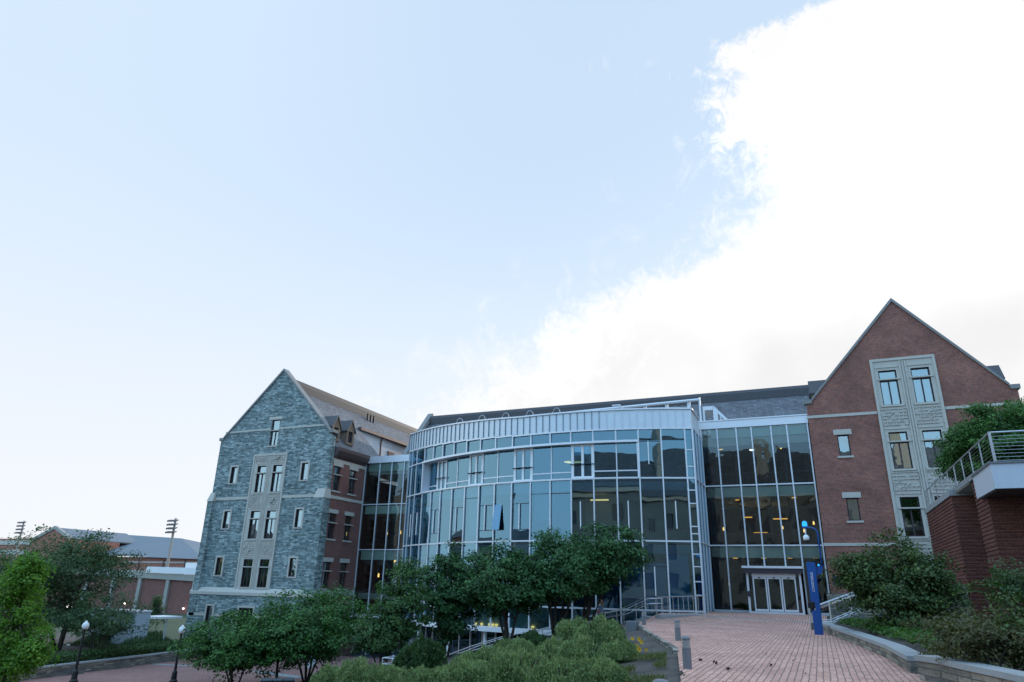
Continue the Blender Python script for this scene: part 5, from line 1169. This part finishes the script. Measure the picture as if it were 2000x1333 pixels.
# left stair down to the lower plaza
TX = [-24.8, -21.6, -20.4, -17.6, -16.8, -14.3, -12.9, -10.8, -9.4]; TZ = [-4.5, -3.4, -2.95, -2.1, -2.05, -1.4, -.95, -.5, .1]
st_ = thing('court_stair', (-9.4, 42, 0), 'long stair descending along the glass curve to the lower plaza', 'stair'); m = MB(); x = -9.2
while x > -24.8:
    z = float(np.interp(x-.18, TX, TZ)); m.box(x-.36, x, 41.34, 43.2, LOW-.1, z); x -= .36
m.build('steps', CAPS, st_)
for Y_, lab in ((41.45, 'steel railing on the shrub side of the descending stair'), (43.1, 'steel railing on the glass side of the descending stair')):
    for off, nm in ((0, 0),):
        top = [(-8.6, Y_, 1.1), (-9.4, Y_, 1.08)]+[(x, Y_, z+.95) for x, z in list(zip(TX, TZ))[-2::-1][:8]]
        low = [(x, y, z-.28) for x, y, z in top]
        posts = [((x, Y_, float(np.interp(x, TX, TZ))-.05), (x, Y_, float(np.interp(x, [t[0] for t in top][::-1], [t[2] for t in top][::-1])))) for x in np.arange(-8.7, -24.6, -1.15)]
        railing(lab, [top, low], posts, 'descending stair railings')
cb = thing('guard_railing', (-8.6, 41.3, 0), 'steel picket guard rail on a stone kerb beside the entrance paving', 'railing'); A2, B2 = np.array([-8.55, 41.1, 0]), np.array([-6.45, 46.0, 0])
m = MB(); d2 = (B2-A2)/np.linalg.norm(B2-A2); n2_ = np.array([-d2[1], d2[0], 0])*.2; m.prism([A2-n2_-[0, 0, .1], B2-n2_-[0, 0, .1], B2+n2_-[0, 0, .1], A2+n2_-[0, 0, .1]], (0, 0, .34)); m.build('kerb', CAPS, cb, bevel=.03)
m = MB(); m.tube([A2+[0, 0, 1.18], B2+[0, 0, 1.28]], .028); m.build('handrail', STEEL, cb)
for k in range(11): q = A2+(B2-A2)*k/10; m = MB(); m.tube([q+[0, 0, .2], q+[0, 0, 1.18+.01*k]], .018, 6); m.build('post', STEEL, cb)

# street lamps on the lower plaza
def street_lamp(loc, h, lab, lit=False):
    t = thing('street_lamp', loc, lab, 'street lamp', 'acorn street lamps'); k = h/3.5
    m = MB(); m.lathe(loc, [(.24, 0), (.24, .12), (.17, .2), (.15, .62*k), (.09, .75*k)], 14); m.build('lamp_base', BLACK, t)
    m = MB(); m.lathe(loc, [(.085, .75*k), (.06, h-.62), (.09, h-.6), (.05, h-.56), (.12, h-.5)], 12); m.build('pole', BLACK, t)
    m = MB(); m.lathe(loc, [(.12, h-.5), (.20, h-.38), (.205, h-.26), (.15, h-.14), (.07, h-.07), (.03, h)], 16); m.build('lamp_globe', LAMPW if lit else FROST, t, True); return t
q = onZ(338, 1334, LOW); street_lamp((q[0], q[1], LOW), 3.32, 'black street lamp with white acorn globe left of the stone building')
q = onZ(143, 1334, LOW); street_lamp((q[0], q[1], LOW), 3.5, 'black street lamp with dull globe in front of the broad dark tree')
q = onY(118, 1262, 44); street_lamp((q[0], 44, -3.6), 3.0, 'distant street lamp with its globe lit beneath the broad tree', True)
q = onZ(1, 1, 9)
pb = onY(713, 1300, 44); m = MB(); m.lathe((pb[0], 44, LOW), [(.10, 0), (.10, .85), (.06, .95), (.02, 1.0)], 12); tag(m.build('marker_post', WHITE), 'short white post on the lower plaza behind the round trees', 'post')
# kiosk, awning, low black fence
kx0, kx1 = onY(172, 1230, 44)[0], onY(289, 1230, 45.4)[0]; kt = thing('kiosk', (kx1, 44, -3.7), 'pale blue panelled kiosk box beyond the left hedge', 'kiosk')
m = MB(); m.box(kx0, kx1, 44, 45.4, -3.8, -1.15); m.build('wall', KIOSK, kt)
m = MB(); m.box(kx0-.1, kx1+.06, 43.9, 45.45, -1.15, -1.02); m.build('roof', WHITE, kt)
m = MB(); 
for z in (-2.0, -2.85): m.box(kx0, kx1, 43.985, 43.999, z, z+.03)
m.build('panel_joint', GREYB, kt)
a_ = onY(290, 1204, 48); b_ = onY(330, 1206, 48); kc = thing('flat_canopy', (a_[0], 48, -3.6), 'thin white flat canopy beside the kiosk', 'canopy'); m = MB(); m.box(a_[0], b_[0], 47, 49.5, a_[2]-.12, a_[2]+.05); m.build('roof', WHITE, kc)
for dx in (.2, b_[0]-a_[0]-.2): m = MB(); m.tube([(a_[0]+dx, 48, -3.7), (a_[0]+dx, 48, a_[2]-.12)], .06); m.build('post', KIOSK, kc)
a_ = onY(100, 1262, 42); b_ = onY(172, 1256, 42); m = MB(); m.box(a_[0], b_[0], 42, 42.08, -3.7, a_[2]+.15); bf = thing('barrier', (a_[0], 42, -3.7), 'low black barrier with a small white notice near the lit lamp', 'barrier'); m.build('panel', BLACK, bf)
q = onY(132, 1262, 41.9); m = MB(); m.box(q[0]-.2, q[0]+.2, 41.93, 41.98, q[2]-.14, q[2]+.14); m.build('notice', WHITE, bf)

# ---- far left: stadium wall, gymnasium, floodlights
sw = thing('stadium_wall', (-100, 85, -4.5), 'long brick stadium wall with concrete piers and top beam', 'wall')
x0, x1 = onY(60, 1100, 85)[0], onY(470, 1125, 85)[0]; zt0, zt1 = 3.2, 1.9
def zl(x, a, b): f = (x-x0)/(x1-x0); return a+(b-a)*f
m = MB(); m.hexa([(x0, 85, -5), (x1, 85, -5), (x1, 86, -5), (x0, 86, -5), (x0, 85, zt0-.9), (x1, 85, zt1-.9), (x1, 86, zt1-.9), (x0, 86, zt0-.9)]); m.build('brick_panels', BRICKS, sw)
m = MB(); m.hexa([(x0, 84.6, zt0-.9), (x1, 84.6, zt1-.9), (x1, 86.3, zt1-.9), (x0, 86.3, zt0-.9), (x0, 84.6, zt0), (x1, 84.6, zt1), (x1, 86.3, zt1), (x0, 86.3, zt0)]); m.build('concrete_beam', CONC, sw)
for px in (165, 218, 270, 325, 378): q = onY(px, 1150, 84.7); m = MB(); m.box(q[0]-.35, q[0]+.35, 84.65, 85.0, -5, zl(q[0], zt0, zt1)-.9); m.build('pier', CONC, sw)
for px, py in ((242, 1179), (356, 1189)): q = onY(px, py, 84.5); m = MB(); m.lathe((q[0], 84.7, q[2]), [(.05, -.12), (.16, -.05), (.16, .05), (.05, .12)], 10); m.build('wall_light', LAMPW, sw)
qa, qb = onY(291, 1107, 84.8), onY(389, 1110, 84.8); m = MB(); m.hexa([(qa[0], 84.4, qa[2]-.95), (qb[0], 84.4, qb[2]-.95), (qb[0], 84.5, qb[2]-.95), (qa[0], 84.5, qa[2]-.95), (qa[0], 84.4, qa[2]), (qb[0], 84.4, qb[2]), (qb[0], 84.5, qb[2]), (qa[0], 84.5, qa[2])]); tag(m.build('white_barrier', WHITE), 'white panel barrier along the top of the stadium wall', 'barrier')
q0, q1 = onY(361, 1110, 87), onY(388, 1100, 87); m = MB(); m.box(q0[0], q1[0], 87, 89, q0[2]-1, q1[2]); tag(m.build('white_cabin', WHITE, bevel=.08), 'small white box on top of the stadium wall by the stone building', 'cabin')
gy = thing('gymnasium', (-170, 130, -4), 'brick gymnasium with long pale grey metal roof far left', 'building')
e0, e1 = onY(150, 1083, 125), onY(420, 1095, 125); r0, r1 = onY(110, 1036, 142), onY(355, 1052, 142); e2 = onY(398, 1093, 125)
m = MB(); m.face([e0, e2, r1, r0]); m.face([e2, (e2[0]+2, 160, e2[2]), r1]); m.face([r0, r1, (e2[0]+2, 160, e2[2]), (e0[0], 160, e0[2])]); m.build('roof', METROOF, gy)
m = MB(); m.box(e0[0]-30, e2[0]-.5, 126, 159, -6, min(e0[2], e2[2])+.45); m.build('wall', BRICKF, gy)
for z in (-.9, -2.9): m = MB(); m.box(e0[0], e2[0]-.5, 125.85, 125.99, e2[2]+z, e2[2]+z+.35); m.build('white_band', LIME, gy)
for px in (222, 272, 320, 362): q = onY(px, 1095, 125.8); m = MB(); m.box(q[0]-.12, q[0]+.12, 125.7, 125.84, -5, e2[2]-.1); m.build('downpipe', COPPER, gy)
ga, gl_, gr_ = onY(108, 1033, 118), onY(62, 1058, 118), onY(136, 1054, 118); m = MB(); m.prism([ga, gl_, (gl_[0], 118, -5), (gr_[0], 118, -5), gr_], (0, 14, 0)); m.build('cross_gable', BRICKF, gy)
m = MB(); 
for a, b in ((gl_, ga), (ga, gr_)): m.prism([a+[0, -.3, -.1], b+[0, -.3, -.1], b+[0, -.3, .7], a+[0, -.3, .7]], (0, .7, 0))
m.build('gable_roof_edge', CONC, gy)
m = MB()
for a, b in ((gl_, ga), (ga, gr_)): m.prism([a+[0, .41, .02], b+[0, .41, .02], b+[0, .41, .3], a+[0, .41, .3]], (0, 20, 0))
m.build('gable_roof', METROOF, gy)
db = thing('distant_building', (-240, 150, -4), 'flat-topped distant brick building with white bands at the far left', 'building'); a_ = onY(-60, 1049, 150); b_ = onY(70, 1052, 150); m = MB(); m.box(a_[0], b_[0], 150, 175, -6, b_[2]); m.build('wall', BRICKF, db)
for py in (1060, 1079): q = onY(30, py, 149.8); m = MB(); m.box(a_[0]+.1, b_[0]+.05, 149.8, 149.95, q[2]-.7, q[2]+.7); m.build('white_band', LIME, db)
def floodlight(px, py, pyb, Y, lab, rows=4):
    tpt = onY(px, py, Y); bt_ = onY(px-(pyb-py)*.12, pyb, Y); t = thing('floodlight_mast', (tpt[0], Y, -4.5), lab, 'floodlight', 'stadium floodlight masts'); m = MB(); m.tube([(tpt[0], Y, -4.5), (tpt[0], Y, tpt[2]+.3)], [.34, .18], 10); m.build('mast', CONC, t); s_ = Y/100
    for r_ in range(rows):
        z = tpt[2]-.1-r_*.72*s_; m = MB(); m.box(tpt[0]-1.15*s_, tpt[0]+1.15*s_, Y-.22, Y-.16, z-.035, z+.035); br = m.build('crossarm', STEEL, t)
        for k in range(5):
            x = tpt[0]+(k-2)*.52*s_; m = MB(); m.tube([(x, Y-.2, z+.12), (x-.05, Y-.5, z-.05), (x-.08, Y-.75, z-.16)], [.06*s_, .15*s_, .19*s_], 8); m.build('lamp_head', GREYB, br)
floodlight(343, 1016, 1195, 92, 'tall floodlight mast with four rows of lamps beside the stone building'); floodlight(47, 1020, 1050, 118, 'floodlight mast with four rows of lamps at the far left')

# ================================================================== BRICK PAVILION (right)
pv = thing('brick_pavilion', (6, 36, 0), 'low ribbed red brick pavilion with pale blue canopy at the right edge', 'building')
XP = 5.95; zt = 6.12
m = MB(); m.box(XP, XP+.95, 36.35, 44.6, -.2, zt-.28); m.box(XP+.95, 14, 37.2, 44.6, -.2, zt-.3)
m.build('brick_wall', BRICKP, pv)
m = MB()
for k in range(38):
    z = .1+k*.15; m.box(XP-.03, XP+.951, 36.33, 44.55, z, z+.075)
m.build('projecting_courses', BRICKP, pv)
m = MB(); m.box(XP-.08, XP+1.05, 36.25, 44.7, zt-.28, zt-.02); m.build('coping', CAPS, pv)
m = MB(); m.box(XP+1.02, XP+1.06, 33.0, 37.1, -.1, 5.6); gz = m.build('slot_window', WGLASS, pv)
m = MB()
for z in (.05, 1.9, 3.9, 5.4): m.box(XP+.98, XP+1.08, 33.0, 37.15, z, z+.1)
m.box(XP+.98, XP+1.08, 35.9, 36.0, .16, 5.39); m.build('slot_window_frame', GREYB, gz)
XB = 6.22; m = MB(); m.box(XB, XB+1.3, 30.9, 33.0, -.2, 6.0); m.box(XB+1.3, 16, 32.8, 33, -.2, 6.0)
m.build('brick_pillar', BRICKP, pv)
m = MB()
for k in range(39): z = .1+k*.15; m.box(XB-.03, XB+1.32, 30.88, 33.01, z, z+.075)
m.build('projecting_courses', BRICKP, pv)
m = MB(); m.box(XP+1.1, 16, 33.01, 37.19, -.2, 5.9); m.build('inner_wall', ROOM, pv)
m = MB(); m.box(XB-.1, 16, 31.5, 36.9, 6.0, 6.22); m.build('coping', CAPS, pv)
m = MB(); xa, ya_, xb_, yb_ = 6.0, 31.6, 5.78, 27.4
m.prism([(xa, ya_, 5.15), (xb_, yb_, 5.0), (16, yb_+.2, 5.0), (16, ya_, 5.15)], (0, 0, .82)); m.build('canopy', CANO, pv)
m = MB(); m.prism([(xa-.05, ya_, 5.972), (xb_-.05, yb_-.05, 5.822), (16, yb_+.15, 5.822), (16, ya_, 5.972)], (0, 0, .07)); m.build('canopy_edge', GREYB, pv)
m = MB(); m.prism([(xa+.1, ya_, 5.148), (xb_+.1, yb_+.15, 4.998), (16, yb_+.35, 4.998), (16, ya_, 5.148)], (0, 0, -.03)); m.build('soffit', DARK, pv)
m = MB(); m.box(XP+.2, 15, 33.2, 44.5, 5.95, 6.02); m.build('roof_deck', CONC, pv)
tr_ = thing('terrace_railing', (6.2, 28, 5.9), 'steel cable railing along the roof terrace edge of the pavilion', 'railing')
cz = 5.86; top = [(6.05, 44.3, 7.05), (6.05, 27.9, 6.98), (15.5, 28.1, 6.98)]
m = MB(); m.tube(top, .028); m.build('handrail', STEEL, tr_)
for k, f in enumerate(np.linspace(0, 1, 10)):
    x, y = 6.05+(6.05-6.05)*f, 44.3+(27.9-44.3)*f; w_ = .042 if k == 9 else .02; z0 = 5.84 if y < 31.5 else 6.1
    m = MB(); m.box(x-w_, x+w_, y-w_*.6, y+w_*.6, z0, 7.0); m.build('post', STEEL, tr_)
for x in (8.6, 11): m = MB(); m.box(x-.03, x+.03, 27.95, 28.0, 5.84, 6.98); m.build('post', STEEL, tr_)
m = MB()
for k in range(8): z = 6.0+k*.12; m.tube([(6.05, 44.3, z+.12), (6.05, 27.9, z), (15.5, 28.1, z)], .006, 4)
m.build('cables', STEEL, tr_)

# ================================================================== PERSON on the stair
def skin_mesh(name, verts, edges, radii, mat, parent, sub=2, root=0):
    me = bpy.data.meshes.new(name); o = np.array(ORG[parent.name]); me.from_pydata([tuple(np.array(v, float)-o) for v in verts], edges, []); me.materials.append(mat)
    ob = bpy.data.objects.new(name, me); COL.objects.link(ob); md = ob.modifiers.new('skin', 'SKIN'); md.use_smooth_shade = True
    for i, r in enumerate(radii):
        r = r if isinstance(r, tuple) else (r, r); me.skin_vertices[0].data[i].radius = r
    me.skin_vertices[0].data[root].use_root = True
    sb = ob.modifiers.new('sub', 'SUBSURF'); sb.levels = sb.render_levels = sub
    dg = bpy.context.evaluated_depsgraph_get(); bpy.context.view_layer.update(); nm = bpy.data.meshes.new_from_object(ob.evaluated_get(bpy.context.evaluated_depsgraph_get())); ob.modifiers.clear(); ob.data = nm; ob.data.materials.clear(); ob.data.materials.append(mat)
    ob.parent = parent; return ob
px_, py_ = -12.1, 42.0; pz = float(np.interp(px_, TX, TZ)); pe = thing('person', (px_, py_, pz), 'person with long brown hair in a denim jacket walking down the stair', 'person')
def B(x, y, z): return (px_+x, py_+y, pz+z)
V_ = [B(0, 0, .93), B(0, 0, 1.12), B(-.01, 0, 1.32), B(-.02, 0, 1.43), B(-.04, 0, 1.50), B(-.05, 0, 1.56), B(-.06, 0, 1.64),
      B(0, .09, .88), B(-.16, .09, .48), B(-.13, .09, .07), B(-.26, .09, .03), B(0, -.09, .88), B(.02, -.09, .48), B(.18, -.09, .10), B(.09, -.09, .03),
      B(-.01, .18, 1.40), B(.06, .22, 1.14), B(-.08, .22, .93), B(-.01, -.18, 1.40), B(-.02, -.23, 1.13), B(-.20, -.17, 1.02), B(-.12, .21, .86), B(-.27, -.15, 1.02)]
E_ = [(0, 1), (1, 2), (2, 3), (3, 4), (4, 5), (5, 6), (0, 7), (7, 8), (8, 9), (9, 10), (0, 11), (11, 12), (12, 13), (13, 14), (3, 15), (15, 16), (16, 17), (3, 18), (18, 19), (19, 20), (17, 21), (20, 22)]
R_ = [.14, .12, .14, .09, .05, .075, .085, .085, .055, .04, .035, .085, .055, .04, .035, .06, .042, .03, .06, .042, .03, .035, .035]
body = skin_mesh('body', V_, E_, R_, SKIN, pe)
for (w_, d_) in ((21, (-.3, 0, -1)), (22, (-1, .1, -.1))):
    base_ = np.array(V_[w_]); d_ = np.array(d_, float); d_ /= np.linalg.norm(d_); sd_ = np.array([0, 1., 0]) if abs(d_[0]) < .5 else np.array([0, .2, 1.]); 
    for k, L in enumerate((.07, .085, .09, .08, .06)):
        s0 = base_+sd_*(k-2)*.016+d_*.02; s1 = s0+d_*L*.55+(sd_*-.03 if k == 0 else 0); s2 = s1+d_*L*.45+np.array([0, 0, -.012])
        skin_mesh('finger', [s0, s1, s2], [(0, 1), (1, 2)], [.009, .008, .006], SKIN, pe, 1)
jk = [0, 1, 2, 3, 15, 16, 17, 18, 19, 20]; ix = {v: i for i, v in enumerate(jk)}
jr = [.165, .15, .165, .11, .08, .062, .05, .08, .062, .05]
skin_mesh('jacket', [V_[i] for i in jk], [(ix[a], ix[b]) for a, b in E_ if a in ix and b in ix], jr, DENIM, pe)
tk = [0, 7, 8, 9, 11, 12, 13]; ix = {v: i for i, v in enumerate(tk)}
skin_mesh('trousers', [V_[i] for i in tk], [(ix[a], ix[b]) for a, b in E_ if a in ix and b in ix], [.15, .10, .075, .06, .10, .075, .06], BLACK, pe)
skin_mesh('hair', [B(-.03, 0, 1.72), B(.04, 0, 1.66), B(.08, 0, 1.52), B(.10, 0, 1.36), B(.11, 0, 1.22)], [(0, 1), (1, 2), (2, 3), (3, 4)], [.085, .10, .08, .07, .04], HAIR, pe)
for sy in (-.035, .035): m = MB(); m.lathe(B(-.135, sy, 1.645), [(.004, -.01), (.011, 0), (.004, .01)], 8); m.build('eye', BLACK, pe)
m = MB(); m.hexa([B(-.135, -.014, 1.60), B(-.135, .014, 1.60), B(-.165, .008, 1.60), B(-.165, -.008, 1.60), B(-.13, -.008, 1.64), B(-.13, .008, 1.64), B(-.14, .005, 1.64), B(-.14, -.005, 1.64)]); m.build('nose', SKIN, pe)
m = MB(); m.box(px_-.141, px_-.125, py_-.022, py_+.022, pz+1.565, pz+1.575); m.build('mouth', PINK, pe)
m = MB(); m.hexa([B(-.16, -.26, 1.0), B(.02, -.28, 1.0), B(.02, -.16, 1.0), B(-.16, -.16, 1.0), B(-.12, -.25, 1.2), B(.0, -.27, 1.2), B(.0, -.19, 1.2), B(-.12, -.19, 1.2)]); sbg = m.build('shoulder_bag', PINK, bevel=.02); tag(sbg, 'small dark pink bag carried at the hip by the walking person', 'bag')

# ================================================================== BEHIND THE VIEWER (seen in the glass)
oh = thing('opposite_hall', (0, -32, 0), 'grey stone hall with dark slate roof mirrored in the glass facades', 'building'); P = lambda u, z, d=0.: (u, -32+d, z)
hol = [(x, x+1.5, z, z+2.6) for x in np.arange(-36, 32, 4.6) for z in (2, 7, 12)]
m = MB(); wall_face(m, P, -40, 36, -.5, lambda u: 18.0, hol, .3); m.face([(-40, -32, -.5), (-40, -46, -.5), (-40, -46, 18), (-40, -32, 18)]); m.face([(36, -46, -.5), (36, -32, -.5), (36, -32, 18), (36, -46, 18)]); m.build('wall', m_plain('grey_ashlar', (.19, .21, .22), .85, 0, .25, .5), oh)
m = MB(); m.face([(-41, -31, 17.8), (37, -31, 17.8), (33, -39, 26.5), (-37, -39, 26.5)]); m.face([(-41, -47, 17.8), (-41, -31, 17.8), (-37, -39, 26.5)]); m.face([(37, -31, 17.8), (37, -47, 17.8), (33, -39, 26.5)]); m.face([(37, -47, 17.8), (-41, -47, 17.8), (-37, -39, 26.5), (33, -39, 26.5)]); m.build('roof', SLATE, oh)
m = MB(); m.box(-40.3, 36.3, -32.2, -31.4, 17.0, 17.75); m.build('cornice', LIME, oh)
for (a, b, c, d) in hol: m = MB(); pbox(m, P, a, b, c, d, -.3, -.25); m.build('window', SIGN, oh)
for x in (-30, -8, 14): m = MB(); m.box(x, x+2, -38, -35.5, 20, 29); m.build('chimney', LIME, oh)
for k, (x, y, w_, h_, c_) in enumerate(((-118, -22, 16, 9, TAN), (-132, 4, 13, 12, BRICKS), (-104, -66, 18, 13, BRICKS), (-140, -40, 15, 8, LIME))):
    th = thing('town_house', (x, y, -5), ('tan town house with low pitched roof mirrored in the glass curve', 'tall narrow brick town house mirrored at the left of the curve', 'wide brick town house mirrored beside the spire', 'pale stone town house mirrored between brick ones')[k], 'house', 'mirrored town houses')
    m = MB(); m.box(x-w_/2, x+w_/2, y-6, y+6, -5, h_); m.build('wall', c_, th)
    m = MB(); m.prism([(x-w_/2-.4, y-6.4, h_), (x-w_/2-.4, y+6.4, h_), (x-w_/2-.4, y, h_+4)], (w_+.8, 0, 0)); m.build('roof', SLATE, th)
    for z in np.arange(-1, h_-2, 3.4):
        for q in np.arange(-4.5, 5, 3): m = MB(); m.box(x+w_/2+.01, x+w_/2+.06, y+q-.6, y+q+.6, z, z+1.9); m.build('window', SIGN, th)
sp = thing('spire_tower', (-97, -47, -4), 'slender grey stone tower with pointed spire mirrored in the glass curve', 'tower'); m = MB(); m.box(-100, -94, -50, -44, -5, 24); m.build('shaft', CONC, sp)
m = MB(); m.lathe((-97, -47, 24), [(3.6, 0), (3.2, .8), (2.0, 5), (1.2, 8.5), (.5, 13), (.05, 17)], 8); m.build('spire', SLATE, sp)
